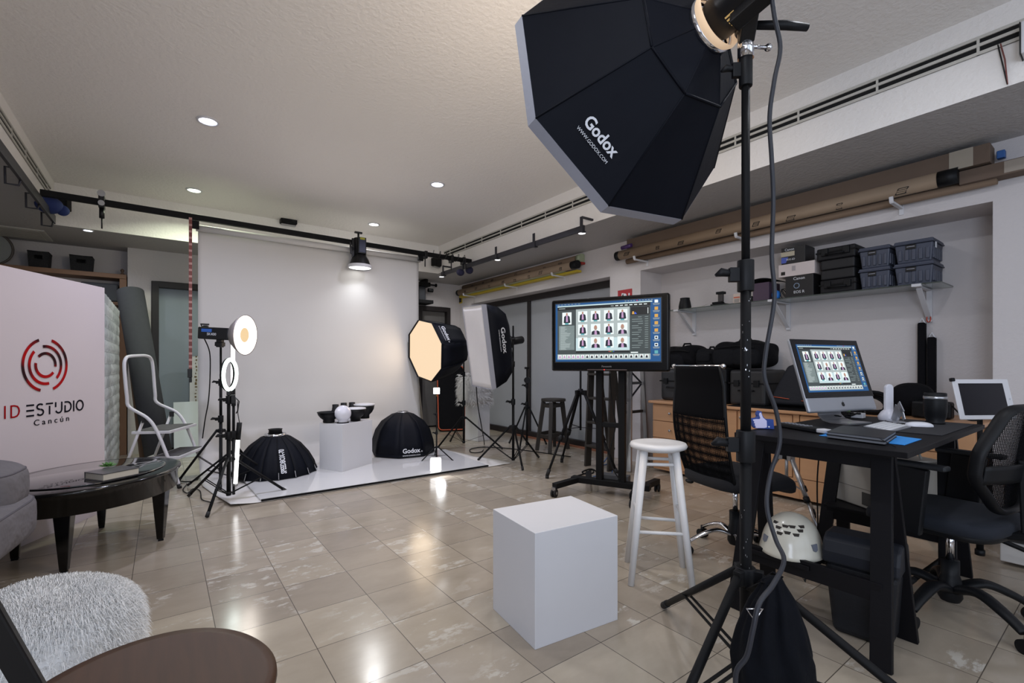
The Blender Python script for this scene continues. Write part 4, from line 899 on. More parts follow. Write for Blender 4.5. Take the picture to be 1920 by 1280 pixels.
# rolls and boards leaning at the left
a, b = at_y(243, 547, 7.2), Vector((-.02, 6.55, .02)); a = Vector((a.x, 7.35, at_y(243, 547, 7.35).z))
t = thing('fabric_roll', 'tall charcoal felt roll leaning against the back wall beside the door', 'roll', b)
build(MB().cyl(b+Vector((0, 0, 0)), a, .125, .135, 40), 'roll_body', grey, t, world=True)
o = build(MB().add([(-.20, 6.7, 0), (.02, 6.75, 0), (-.22, 7.55, 2.02), (-.43, 7.6, 2.08), (-.20, 6.73, 0), (.02, 6.78, 0), (-.22, 7.58, 2.02), (-.43, 7.63, 2.08)], [(3, 2, 1, 0), (4, 5, 6, 7), (0, 1, 5, 4), (1, 2, 6, 5), (2, 3, 7, 6), (3, 0, 4, 7)]), 'leaning_board', mat('brown wood board', '6b5240', .6, var=.2, scale=6, stretch=(6, 1, .5)), bevel=.01)
tag(o, 'brown wooden board leaning behind the charcoal roll', 'board')
a, b = at_y(326, 758, 7.2), at_y(371, 848, 7.2)
o = build(MB().add([(a.x, 7.1, 0), (b.x+.3, 7.1, 0), (b.x+.3, 7.6, a.z), (a.x, 7.6, a.z), (a.x, 7.12, 0), (b.x+.3, 7.12, 0), (b.x+.3, 7.62, a.z), (a.x, 7.62, a.z)], [(0, 1, 2, 3), (7, 6, 5, 4), (3, 2, 6, 7), (0, 4, 5, 1), (0, 3, 7, 4), (1, 5, 6, 2)]), 'leaning_board', mat('pale blue white board', 'b6bcc4', .5), bevel=.002)
tag(o, 'pale white board leaning on the back door beside the backdrop', 'board')
a, b = at_y(355, 668, 7.7), at_y(371, 752, 7.7)
t = thing('white_profile_board', 'narrow white strip with rusty marks standing beside the backdrop paper', 'board', (a.x+.1, 7.66, b.z-.05))
build(MB().bb((a.x, 7.62, b.z-.05), (a.x+.25, 7.66, a.z)), 'panel', whitep, t, world=True, bevel=.002)
m = MB()
for k in range(14): m.box((a.x+.07+random.uniform(-.005, .01), 7.618, b.z+.02+k*.045), (random.uniform(.008, .03), .002, random.uniform(.012, .035)))
build(m, 'rust_marks', mat('rust brown', '6a5638', .8), t, world=True)
build(MB().bb((a.x-.02, 7.60, b.z-.11), (a.x+.25, 7.68, b.z-.05)), 'base_strip', tant, t, world=True)
# ---------------------------------------------------------------- coffee table, book, plant, sofa, pouf, chair
TC = (-.35, 3.985)
t = thing('coffee_table', 'round black lacquered coffee table with smoked glass inlay', 'table', (TC[0], TC[1], 0))
T0 = Matrix.Translation((TC[0], TC[1], 0)) @ Matrix.Rotation(math.atan2(.874, .486), 4, 'Z') @ Matrix.Diagonal((1.03, .82, 1, 1))
build(MB().lathe([(.001, .325), (.498, .325), (.50, .435), (.518, .440), (.522, .448), (.518, .458), (.50, .462), (.40, .462), (.001, .462)], 96, M=T0), 'tabletop', lacq, t, world=True)
build(MB().lathe([(.41, .462), (.42, .466), (.41, .470), (.001, .470)], 96, M=T0), 'glass_inlay', tabglass, t, world=True)
for px_, py_ in ((-.437, 3.57), (-.346, 4.40), (-.01, 3.85), (-.70, 3.98)):
    d = (Vector((px_, py_, 0))-Vector((TC[0], TC[1], 0))); d.normalize()
    build(MB().bar((px_-d.x*.0, py_-d.y*.0, .40), (px_, py_, .012), .085, .085, up=d, w2=.035, h2=.035), 'leg', lacq, t, world=True, bevel=.003)
    build(MB().box((px_, py_, .006), (.03, .03, .012)), 'foot_pad', blackm, t, world=True)
P_ = [at_z(164, 888, .472), at_z(193, 903, .472), at_z(262, 889, .472)]; e1 = (P_[1]-P_[0]); e2 = (P_[2]-P_[1]); rzb = math.atan2(e2.y, e2.x); bl, bw = e2.length, .17
bc_ = P_[1]+e2*.5+Vector((-e2.y, e2.x, 0)).normalized()*bw*.5
t = thing('book', 'thick hardback book with black and white cover on the coffee table', 'book', (bc_.x, bc_.y, .4705), rzb)
build(MB().box((0, 0, .0235), (bl-.008, bw-.008, .033)), 'pages', mat('book pages', 'c6bfb2', .8, var=.1, scale=200, stretch=(.1, .1, 4)), t)
build(MB().box((0, 0, .003), (bl, bw, .006)).box((0, 0, .043), (bl, bw, .005)).box((0, bw/2-.002, .023), (bl, .005, .042)), 'cover', mat('photo book cover', '4b4a4c', .3, var=.9, scale=22), t, bevel=.001)
p = at_z(172, 870, .515)
t = thing('succulent', 'small green succulent plant behind the book on the coffee table', 'plant', (bc_.x-.03, bc_.y+.13, .4705))
build(MB().lathe([(.02, 0), (.027, .035), (.001, .035)], 16), 'pot', blackm, t)
m = MB()
for ring, (n_, rl, el) in enumerate(((9, .052, .25), (8, .042, .7), (5, .028, 1.15))):
    for k in range(n_):
        a = 2*PI*k/n_+ring*.4; d = Vector((math.cos(a)*math.cos(el), math.sin(a)*math.cos(el), math.sin(el))); s_ = Vector((-math.sin(a), math.cos(a), 0))*.010; u_ = d.cross(s_).normalized()*.004
        b0 = Vector((0, 0, .045)); pts = [b0, b0+d*rl*.6+s_, b0+d*rl, b0+d*rl*.6-s_, b0+d*rl*.5+u_, b0+d*rl*.5-u_]
        m.add(pts, [(0, 1, 4), (1, 2, 4), (2, 3, 4), (3, 0, 4), (1, 0, 5), (2, 1, 5), (3, 2, 5), (0, 3, 5)], 0, True)
build(m, 'leaves', mat('succulent green', '4f7f3a', .5, var=.25, scale=30), t, M=None)
# sofa
t = thing('sofa', 'grey suede sofa end with puffy stitched cushions at the left edge', 'sofa', (-1.20, 3.09, 0), -.12)
def cushion(c, d, nm, p=.35, par=None, n=40):
    o = build(MB().ell((0, 0, 0), (d[0]/2, d[1]/2, d[2]/2), 48, 28, p=p), nm, sofa_m, par or t); o.location = c; return o
cushion((.16, .18, .565), (.98, .42, .28), 'back_cushion', .5)
cushion((.16, .02, .41), (1.04, .80, .25), 'seat_cushion', .38)
cushion((.08, -.10, .17), (1.0, .62, .34), 'footrest', .30)
cushion((-.02, .18, .25), (1.0, .55, .48), 'base', .2)
for z_, x_ in ((.575, .16),): pass
sm = MB(); 
for (cx_, cy_, cz_, dx_, dy_, dz_, pp) in ((.16, .02, .41, 1.04, .80, .25, .38), (.16, .18, .565, .98, .42, .28, .5)):
    sg = lambda v, q: (abs(v)**q)*(1 if v >= 0 else -1)
    th_ = 1.25; pts = [(cx_+dx_/2*.998*sg(math.sin(th_), pp)*sg(math.cos(2*PI*k/64), pp), cy_+dy_/2*.998*sg(math.sin(th_), pp)*sg(math.sin(2*PI*k/64), pp), cz_+dz_/2*.998*sg(math.cos(th_), pp)) for k in range(64)]
    sm.tube(pts, .004, 6, closed=True)
build(sm, 'stitched_seam', mat('dark sofa seam', '56535a', .9), t)
# pouf
PC = (-.275, 1.885); ra, rb, hp = .225, .19, .485
def pf(u, v):
    an = 2*PI*u; th_ = v*PI*.5; k = math.sin(th_)**.35; z = hp*math.cos(th_)**.28 if v < 1 else 0
    x = ra*k*math.cos(an); y = rb*k*math.sin(an)
    return (x, y, z+.008*math.sin(an*3+v*9)*k)
t = thing('fur_pouf', 'white shaggy fur covered pouf in the left foreground', 'pouf', (PC[0], PC[1], 0), -.25)
build(MB().grid(pf, 48, 30), 'pouf_body', fur_m, t)
def pfn(u, v):
    if v < .45:
        th_ = math.asin((v/.45)**(.5/.35)*.999); v = max(th_*2/PI, 1e-5); return Vector(pf(u, v)), Vector((math.cos(2*PI*u)*.9, math.sin(2*PI*u)*.9, 1))
    v = .02+(v-.45)/.55*.95; p = Vector(pf(u, v)); a = Vector(pf(u+.004, v)); b = Vector(pf(u, min(v+.004, .999))); n_ = (b-p).cross(a-p)
    if n_.length < 1e-9: n_ = Vector((0, 0, 1))
    if n_.dot(Vector((p.x, p.y, p.z-.2))) < 0: n_ = -n_
    return p, n_
build(tufts(36000, pfn, .036, .0009, 5, 1.6), 'fur_hair', fur_m, t, kind='stuff')
# walnut chair
CC = Vector((-.02, 1.268, 0)); vr = Vector((.8, -.6, 0))
t = thing('wooden_chair', 'walnut seated chair with black frame cut by the bottom left frame edge', 'chair', (CC.x, CC.y, 0))
def seatp(u, v):
    a = 2*PI*u; r = .235*(1+.06*math.cos(2*(a-2.4))+.035*math.cos(3*(a-1.2)))*v
    return (CC.x+r*math.cos(a), CC.y+r*math.sin(a), .455-.014*(1-v*v))
m = MB().grid(seatp, 64, 12); build(m, 'seat', walnut, t, world=True, solid=.014)
for a in (.6, 2.2, 3.8, 5.3):
    build(MB().tube([(CC.x+.13*math.cos(a), CC.y+.13*math.sin(a), .44), (CC.x+.22*math.cos(a), CC.y+.22*math.sin(a), .0)], [.016, .012], 12), 'leg', black, t, world=True)
qa, qb = at_d(-34, 1130, .80), at_d(82, 1330, .86)
build(MB().bar(qa, qb, .036, .02, up=(0, 1, .3)).bar(qb, (CC.x-.17, CC.y-.10, .445), .036, .02, up=(0, 1, .3)), 'back_strut', black, t, world=True, bevel=.004)

# ---------------------------------------------------------------- monitor on trolley
tx = Vector((.425, -.905, 0)); tn = Vector((-.905, -.425, 0)); TVC = Vector((3.035, 2.73, 0))
rzt = math.atan2(tx.y, tx.x)
t = thing('monitor_trolley', 'black wheeled monitor trolley with two square posts', 'trolley', (3.155, 2.81, 0), rzt)
for x_ in (-.10, .10): build(MB().bb((x_-.028, -.025, .11), (x_+.028, .035, 1.12)), 'post', blackm, t, bevel=.004)
build(MB().bb((-.10, -.02, .60), (.10, .02, .64)).bb((-.15, -.03, 1.12), (.15, .02, 1.55)), 'crossbar', blackm, t, bevel=.003)
build(MB().bb((-.36, -.035, .085), (.34, .045, .135)), 'base_bar', blackm, t, bevel=.004)
for sx_, sy_, ex, ey in ((-.30, 0, -.42, -.27), (-.20, 0, -.32, .34), (.24, 0, .26, -.27), (.28, 0, .33, .34)):
    build(MB().bar((sx_, sy_, .11), (ex, ey, .095), .055, .045), 'foot_arm', blackm, t, bevel=.003)
    w_ = build(MB().cyl((ex-.022, ey, .035), (ex-.006, ey, .035), .035, n=24).cyl((ex+.006, ey, .035), (ex+.022, ey, .035), .035, n=24), 'caster', rubber, t)
    build(MB().box((ex, ey, .07), (.035, .04, .03)).cyl((ex-.025, ey, .035), (ex+.025, ey, .035), .012, n=14), 'caster_fork', steel if ex < -.4 else blackm, w_)
build(MB().bb((-.13, .05, .10), (.14, .14, .17)), 'power_box', mat('grey power box', '4a4b4f', .5), t, bevel=.004)
def cable(P, r, m_, label, name='cable'):
    return tag(build(MB().tube(smooth(P), r, 8), name, m_), label, 'cable')
cable([at_d(1143, 700, 4.15), at_d(1146, 740, 4.15), at_d(1150, 770, 4.12), at_d(1154, 800, 4.12), at_d(1143, 850, 4.1), at_d(1150, 880, 4.05), at_d(1163, 900, 4.0)], .005, blackm, 'black cable hanging down between the trolley posts')
cable([at_z(*q, .006) for q in ((1070, 903), (1080, 893), (1095, 888), (1110, 880), (1112, 886), (1098, 888), (1092, 884), (1110, 879), (1125, 890), (1140, 905))], .007, blackm, 'coiled black cable on the floor left of the trolley base')
cable([at_z(*q, .006) for q in ((1112, 893), (1130, 890), (1148, 885), (1142, 870), (1128, 872), (1135, 862), (1140, 855))], .005, mat('blue network cable', '3f6aa0', .5), 'blue network cable on the floor behind the trolley')
# the monitor
pale = lambda c, s=1.: glow('screen '+c, c, s)
SCRM = [pale('164c80'), pale('b8ced2'), pale('3c4446'), pale('7f8c8c'), pale('a3aeae'), pale('dfe8e8'), pale('1d2430'), pale('b48fb4'), pale('a9806e'), pale('5aa0a8'), pale('c89848'), pale('8a9494'), pale('181b1e'), pale('d04848'), pale('50b050'), pale('4060d0')]
def screen(w_, h_, z=.0):
    """desktop with a photo library window; x right, y up, origin centre"""
    m = MB(); R_ = random.Random(4); lay = [0]
    def q(x0, y0, x1, y1, k, l=1):
        X = lambda v: (v-.5)*w_; Y = lambda v: (.5-v)*h_; zz = z+l*.00025
        m.add([(X(x0), Y(y1), zz), (X(x1), Y(y1), zz), (X(x1), Y(y0), zz), (X(x0), Y(y0), zz)], [(0, 1, 2, 3)], k)
    def poly(P, k, l):
        m.add([((x-.5)*w_, (.5-y)*h_, z+l*.00025) for x, y in P], [tuple(range(len(P)))], k)
    def person(x0, y0, x1, y1, close=False):
        q(x0, y0, x1, y1, 5, 4); W = x1-x0; H = y1-y0; f = lambda u, v: (x0+W*u, y0+H*v)
        if close:
            poly([f(.05, 1), f(.1, .72), f(.32, .62), f(.68, .62), f(.92, .72), f(.97, 1)], 6, 5); poly([f(.38, 1), f(.40, .62), f(.60, .62), f(.66, 1)], 7, 6)
            poly([f(.5+.17*math.cos(a), .36+.24*math.sin(a)) for a in [k*PI/7 for k in range(14)]], 8, 7); poly([f(.42, .44), f(.58, .44), f(.60, .5), f(.40, .5)], 3, 8)
        else:
            poly([f(.15, .85), f(.2, .35), f(.38, .25), f(.62, .25), f(.8, .35), f(.88, .85), f(.66, .9), f(.36, .9)], 6, 5); poly([f(.40, .78), f(.42, .25), f(.58, .25), f(.62, .78)], 7, 6)
            poly([f(.5+.10*math.cos(a), .15+.12*math.sin(a)) for a in [k*PI/6 for k in range(12)]], 8, 6); poly([f(.32, .88), f(.66, .88), f(.70, 1), f(.28, 1)], 9, 6)
    q(0, 0, 1, 1, 0, 0); q(0, 0, 1, .03, 12 if False else 0, 1); q(.02, .035, .925, .055, 1, 1); q(.02, .055, .91, .965, 2, 1)
    q(.02, .055, .91, .11, 12, 2)
    for k in range(8): q(.55+k*.043, .075, .55+k*.043+.028, .088, 5 if k else 11, 3)
    for k in range(7): q(.02+k*.035, .010, .043+k*.035, .020, 11, 2)
    for k in range(10): q(.68+k*.026, .010, .695+k*.026, .022, 11 if k != 4 else 13, 2)
    q(.035, .075, .10, .09, 11, 3); q(.035, .12, .20, .86, 2, 2); person(.07, .15, .165, .36)
    q(.035, .38, .195, .80, 3, 2)
    for k in range(21): q(.05, .395+k*.0195, .05+R_.uniform(.04, .11), .404+k*.0195, 4, 3)
    q(.21, .10, .725, .82, 4, 2); q(.21, .60, .725, .81, 1, 3)
    for r in range(3):
        for c_ in range(4):
            x0 = .232+c_*.127; y0 = .145+r*.222; person(x0, y0, x0+.092, y0+.180, (r == 1 and c_ % 2) or (r == 2 and c_ % 2))
    q(.21, .82, .725, .85, 12, 2)
    for k, cc_ in enumerate((13, 10, 14, 15)): q(.53+k*.014, .828, .54+k*.014, .838, cc_, 3)
    q(.735, .12, .90, .25, 12, 2); poly([(.745, .235), (.75, .19), (.762, .19), (.768, .235)], 10, 3); poly([(.768, .235), (.77, .20), (.78, .21), (.79, .235)], 15, 3); q(.885, .14, .89, .235, 5, 3)
    q(.735, .26, .90, .86, 2, 2)
    for k in range(15): q(.745 if k % 3 else .80, .28+k*.035, .80+R_.uniform(0, .05), .289+k*.035, 3, 3); q(.86, .28+k*.035, .89, .289+k*.035, 3, 3)
    q(.735, .845, .80, .862, 5, 3)
    q(.02, .875, .91, .965, 4, 3)
    for k in range(19):
        x0 = .03+k*.0462; y0 = .885; q(x0, y0, x0+.032, y0+.06, 5, 4); poly([(x0+.004, y0+.055), (x0+.009, y0+.02), (x0+.023, y0+.02), (x0+.028, y0+.055)], 7 if k < 6 else 6, 5); q(x0+.012, y0+.008, x0+.02, y0+.02, 8, 5)
    for k in range(8):
        y0 = .02+k*.115; q(.945, y0, .975, y0+.05, (5, 10, 10, 10, 10, 5, 5, 9)[k], 1); q(.93, y0+.06, .99, y0+.07, 11, 1); q(.935, y0+.076, .985, y0+.084, 11, 1)
        if k in (5, 6): q(.951, y0+.012, .969, y0+.038, 12, 2)
    return m
Mtv = basis(TVC+tn*.055+Vector((0, 0, 1.405)), tx, Vector((0, 0, 1)))
t = thing('monitor', 'large black flat monitor on the trolley showing a grid of portrait photos', 'monitor', M=Mtv)
build(MB().box((0, 0, -.045), (1.01, .625, .07)), 'housing', mat('gloss black monitor case', '060608', .25, spec=.3), t, bevel=.016, seg=3)
build(MB().box((0, .05, -.10), (.7, .4, .06)), 'back_box', blackm, t, bevel=.02)
build(screen(.905, .505, -.0095).quad((-.46, -.262, -.0098), (.46, -.262, -.0098), (.46, .262, -.0098), (-.46, .262, -.0098), 12), 'screen', SCRM, t).location = (-.01, .022, .001)
lettering('Panasonic', .022, Matrix.Translation((0, -.272, -.009)), steel, t)
build(MB().box((.0, -.299, -.0095), (.34, .006, .006)), 'lit_strip', mat('brown grey strip', '5c5050', .3), t)
build(MB().cyl((-.02, -.299, -.008), (-.02, -.299, -.004), .004), 'standby_lamp', glow('red standby', 'ff3030', 2), t)
build(MB().bb((-.18, -.2, -.13), (.2, .2, -.075)), 'mount_plate', blackm, t)
# ---------------------------------------------------------------- sign on the pillar
a, b = at_x(1159, 545, XW), at_x(1184, 560, XW)
t = thing('wall_sign', 'red sign with white pictogram on the pillar just above the monitor', 'sign', (XW, (a.y+b.y)/2, a.z-.12))
build(MB().bb((XW-.006, b.y-.01, a.z-.24), (XW-.001, a.y, a.z)), 'plate', mat('red sign', 'a83238', .5), t, world=True)
build(MB().bb((XW-.008, b.y+.115, a.z-.14), (XW-.006, b.y+.145, a.z-.04)).cyl((XW-.008, (a.y+b.y)/2, a.z-.08), (XW-.006, (a.y+b.y)/2, a.z-.08), .035).bb((XW-.008, b.y+.02, a.z-.12), (XW-.006, b.y+.04, a.z-.05)), 'pictogram', whitet, t, world=True)
a = at_x(862, 562, XW)
t = thing('wall_sign', 'yellow notice with black band high in the far right corner', 'sign', (XW, 7.6, 2.2))
p1, p2 = at_x(857, 545, XW), at_x(867, 568, XW)
build(MB().bb((XW-.005, p2.y, p2.z), (XW, p1.y, 2.52)), 'plate', yellow, t, world=True)
build(MB().bb((XW-.007, p2.y+.03, p2.z+.02), (XW-.005, p1.y-.03, p2.z+.12)), 'black_band', ink, t, world=True)
# black equipment on the back wall, bag leaning
p = at_y(800, 540, 7.6)
t = thing('equipment_hoist', 'black wall mounted clamp post with knobs at the upper right of the backdrop', 'wall mount', (p.x, YW, p.z))
z1, z0 = at_y(795, 527, 7.6).z, at_y(795, 570, 7.6).z; xx = at_y(793, 540, 7.6).x
build(MB().bb((xx-.10, 7.55, z0+.05), (xx+.03, 7.75, z1-.1)), 'post', mat('blue black post', '23262e', .5), t, world=True, bevel=.01)
build(MB().bb((xx-.14, 7.45, z0), (xx+.13, 7.75, z0+.06)), 'tray', blackm, t, world=True, bevel=.005)
build(MB().bb((xx-.1, 7.5, z1-.10), (xx+.10, 7.72, z1-.03)).cyl((xx+.08, 7.5, z1-.07), (xx+.2, 7.5, z1-.07), .014).cyl((xx+.19, 7.5, z1-.07), (xx+.215, 7.5, z1-.07), .03).cyl((xx+.04, 7.48, z1-.17), (xx+.13, 7.48, z1-.17), .035).bb((xx, 7.5, z1-.03), (xx+.05, 7.72, z1+.03)), 'clamp', blackm, t, world=True, bevel=.004)
a, b = at_z(814, 806, 0), at_z(853, 803, 0)
t = thing('padded_bag', 'tall black reflector bag with orange piping leaning by the back door', 'bag', (3.95, 7.2, 0))
Mg = basis(Vector((4.02, 7.18, .0)), Vector((.86, -.36, 0)), Vector((.10, .24, 1)))
rr = []
for cx_, cy_, a0 in ((.17, .08, -90), (.17, 1.08, 0), (-.17, 1.08, 90), (-.17, .08, 180)):
    for k in range(6):
        an = math.radians(a0+k*18); rr.append((cx_+.07*math.cos(an), cy_+.07*math.sin(an)))
build(MB().prism(rr, -.06, .06, M=Mg, sm=False), 'bag_body', softblack, t, world=True, bevel=.01)
build(MB().tube([Mg @ Vector((x*.97, y*.99+.004, .065)) for x, y in rr], .010, 8, closed=True), 'piping', orange, t, world=True)
tag(build(MB().bar((3.58, 7.45, 0), (3.56, 7.7, 1.25), .03, .14, up=(0, 1, 0)), 'leaning_board', mat('grey brown board', '6d665e', .7)), 'narrow grey brown board leaning right behind the backdrop edge', 'board')

# ---------------------------------------------------------------- cabinets in the niche
CX = 4.256
def cabinet(label, y0, y1, kind, rows, knob_side=1):
    t = thing('cabinet', label, 'cabinet', (CX, (y0+y1)/2, 0), group='tan cabinets under the worktop')
    build(MB().bb((CX+.02, y0+.001, .03), (4.88, y1-.001, .735)), 'body', tan, t, world=True)
    for z0, z1 in rows:
        nm = 'drawer' if kind == 'drawer' else 'door'
        d = build(MB().bb((CX, y0+.006, z0+.004), (CX+.02, y1-.006, z1-.004)), nm, tan, t, world=True, bevel=.002)
        ky = (y0+y1)/2 if kind == 'drawer' else (y1-.04 if knob_side > 0 else y0+.04); kz = (z0+z1)/2 if kind == 'drawer' else z1-.06
        k = build(MB().cyl((CX-.018, ky, kz), (CX, ky, kz), .006, n=12).ell((CX-.022, ky, kz), (.010, .014, .014), 16, 10), 'knob', steel, d)
    return t
cabinet('tan drawer cabinet at the left end of the niche behind the mesh chair', 2.745, 3.20, 'drawer', [(.55, .725), (.37, .55), (.06, .37)])
cabinet('tan door cabinet directly right of the drawers, behind the light stand', 2.265, 2.74, 'door', [(.20, .725)])
cabinet('tan door cabinet behind the thumbs up ornament', 1.785, 2.26, 'door', [(.20, .725)])
cabinet('tan door cabinet under the monitor end of the worktop', 1.26, 1.735, 'door', [(.20, .725)])
cabinet('tan drawer cabinet at the right end of the worktop beyond the desk', .67, 1.255, 'drawer', [(.55, .725), (.37, .55), (.06, .37)])
tag(build(MB().bb((CX+.002, 1.737, .03), (CX+.022, 1.783, .735)), 'filler_strip', tan), 'narrow tan filler strip between two door cabinets', 'cabinet')
tag(build(MB().bb((CX+.004, 1.26, .03), (CX+.021, 2.74, .198)), 'plinth_panel', tan, bevel=.002), 'long tan plinth panel below the cabinet doors', 'cabinet')
tag(build(MB().bb((CX-.03, .64, .735), (4.895, 3.235, .762)), 'worktop', tant, bevel=.006), 'long tan worktop along the niche carrying black bags', 'worktop')
tag(build(MB().bb((CX-.02, 1.35, .763), (4.6, 2.35, .768)), 'desk_mat', blackm), 'black mat lying on the tan worktop under the laptop bag', 'mat')
# bags and cases on the worktop
def box_thing(name, label, cat, y0, y1, z0, z1, x0, x1, m, group=None, bevel=.02, extra=None, taper=1.):
    t = thing(name, label, cat, ((x0+x1)/2, (y0+y1)/2, z0), group=group)
    build(MB().box((0, 0, (z1-z0)/2), (x1-x0, y1-y0, z1-z0), taper=taper), name.split('_')[-1]+'_body', m, t, bevel=bevel, seg=3)
    if extra: extra(t, x0-(x0+x1)/2, (y1-y0)/2, z1-z0)
    return t
def case_fit(t, xf, hy, h):
    build(MB().box((0, 0, h*.62), (2*abs(xf)+.012, 2*hy+.012, .012)), 'lid_seam', blackm, t)
    for s_ in (-1, 1): build(MB().box((xf-.008, s_*hy*.55, h*.62), (.018, .05, .06)), 'latch', plast, t, bevel=.003)
    build(MB().tube([(xf-.005, -.07, h*.42), (xf-.03, -.065, h*.42), (xf-.03, .065, h*.42), (xf-.005, .07, h*.42)], .008, 8), 'handle', plast, t)
box_thing('equipment_case', 'dark grey hard case at the left end of the worktop behind the monitor edge', 'case', 2.86, 3.19, .763, 1.10, 4.38, 4.84, mat('dark grey case', '2a2b2e', .5), bevel=.035, extra=case_fit)
box_thing('equipment_case', 'black hard case on the worktop behind the mesh chair back', 'case', 2.44, 2.83, .763, 1.11, 4.38, 4.82, case_m, bevel=.02, extra=case_fit)
box_thing('equipment_case', 'black hard case on the worktop directly behind the tall stand pole', 'case', 2.08, 2.42, .763, 1.10, 4.40, 4.84, mat('grey black case', '242426', .5), bevel=.03, extra=case_fit)
def soft(name, label, cat, c, d, m, rz=0., p=.5, parts=(), group=None):
    t = thing(name, label, cat, (c[0], c[1], c[2]-d[2]/2), rz, group=group)
    R_ = random.Random(int(c[1]*1000)); n1, n2 = R_.uniform(0, 6), R_.uniform(0, 6)
    mb = MB().ell((0, 0, d[2]/2), (d[0]/2, d[1]/2, d[2]/2), 48, 28, p=p)
    mb.v = [(x*(1+.04*math.sin(z*40+n1)), y*(1+.03*math.sin(z*33+x*20+n2)), z+.012*math.sin(y*25+n1)*(z/d[2])) for x, y, z in mb.v]
    build(mb, 'bag_body', m, t)
    for (px_, py_, pz_, dx_, dy_, dz_, nm) in parts: o_ = build(MB().ell((px_*d[0], py_*d[1], pz_*d[2]), (dx_*d[0], dy_*d[1], dz_*d[2]), 28, 18, p=.5), nm, softblack2, t)
    q = [(-d[0]*.50, d[1]*(.35-.7*k/10), d[2]*(.72+.08*math.sin(PI*k/10))) for k in range(11)]
    build(MB().tube(q, .006, 6), 'zip_line', blackm, t)
    build(MB().tube([(0, -d[1]*.12, d[2]*.97), (0, -d[1]*.08, d[2]*1.1), (0, d[1]*.08, d[2]*1.1), (0, d[1]*.12, d[2]*.97)], .01, 8), 'carry_handle', softblack2, t)
    return t
g = 'black camera bags on the worktop'
soft('camera_bag', 'black padded backpack beside the right edge of the big monitor', 'bag', (4.60, 3.00, 1.225), (.40, .44, .25), softblack, p=.62, parts=[(-.42, .1, .35, .14, .3, .28, 'front_pocket')], group=g)
soft('camera_bag', 'small black camera bag between the two backpacks above the mesh chair', 'bag', (4.58, 2.70, 1.21), (.34, .24, .20), softblack2, p=.6, parts=[(-.40, 0, .55, .16, .34, .25, 'front_pocket')], group=g)
soft('camera_bag', 'long black backpack lying behind the tall stand pole', 'bag', (4.60, 2.36, 1.245), (.42, .54, .27), softblack, p=.58, parts=[(-.42, -.18, .4, .14, .24, .3, 'front_pocket'), (-.42, .2, .4, .14, .22, .3, 'front_pocket')], group=g)
t = thing('laptop_bag', 'black laptop bag with orange piping leaning left of the desktop computer', 'bag', (4.50, 1.80, .77))
M_ = basis(Vector((4.50, 1.76, .77)), Vector((0, -1, 0)), Vector((.22, 0, 1)))
pl_ = [(-.29, .01), (.26, .01), (.275, .06), (.24, .33), (.21, .365), (-.12, .385), (-.18, .36), (-.28, .12)]
build(MB().prism(pl_, -.07, .07, M=M_), 'bag_body', mat('blue black bag cloth', '181a22', .8, bump=.3, bscale=30), t, world=True, bevel=.025, seg=3)
for (a0, b0) in (((-.28, .075), (-.13, .06)), ((-.03, .05), (.25, .035))):
    build(MB().tube([M_ @ Vector((a0[0], a0[1], .079)), M_ @ Vector((b0[0], b0[1], .079))], .004, 6), 'orange_piping', orange, t, world=True)
# camera gear right of the computer
t = thing('camera_bag', 'rounded black bag with coiled straps right of the desktop computer', 'bag', (4.55, 1.12, .765), group=g)
build(MB().ell((4.60, 1.08, .885), (.15, .13, .125), 32, 20, p=.8), 'bag_body', softblack, t, world=True)
for k in range(4): build(MB().tube([(4.42-.02*k, 1.32-.02*k+.12*math.cos(a), .83+.012*k+.075*math.sin(a)) for a in [j*PI/10 for j in range(20)]], .011, 8, closed=True), 'strap_loop', softblack2 if k % 2 else plast, t, world=True)
t = thing('camera', 'black camera body lying behind the lens shaped mug', 'camera', (4.45, .93, .762))
build(MB().box((4.45, .93, .825), (.10, .22, .12)).box((4.45, .93, .895), (.06, .08, .03)), 'camera_body', plast, t, world=True, bevel=.015)
build(MB().cyl((4.40, .93, .825), (4.28, .95, .825), .045, .042, 28), 'lens', blackm, t, world=True)
build(MB().tube(smooth([(4.42, .82, .86), (4.38, .74, .78), (4.42, .68, .775), (4.5, .70, .775)]), .005, 6), 'strap', blackm, t, world=True)
# hanging strap bags on the niche wall
t = thing('sandbag_pair', 'two long black strap weights hanging from a red carabiner on the niche wall', 'strap', (4.86, 1.06, 1.5))
for py0, py1, zt in ((1721, 1736, 605), (1739, 1755, 632)):
    a, b = at_x(py0, zt, 4.85), at_x(py1, zt, 4.85); yb = (a.y+b.y)/2
    build(MB().box((4.855, yb, (a.z+.86)/2), (.06, abs(a.y-b.y)*.98, a.z-.86)), 'weight_tube', softblack, t, world=True, bevel=.012, seg=3)
    build(MB().tube([(4.85, a.y-.005, a.z-.01), (4.86, yb, a.z+.035), (4.85, b.y+.005, a.z-.01)], .006, 8), 'end_cord', whitet, t, world=True)
q = at_x(1742, 602, 4.86)
build(MB().tube([(4.85, q.y+.012*math.cos(a), q.z+.02+.028*math.sin(a)) for a in [j*PI/8 for j in range(16)]], .004, 8, closed=True), 'carabiner', mat('red carabiner', 'b04838', .3, .6), t, world=True)
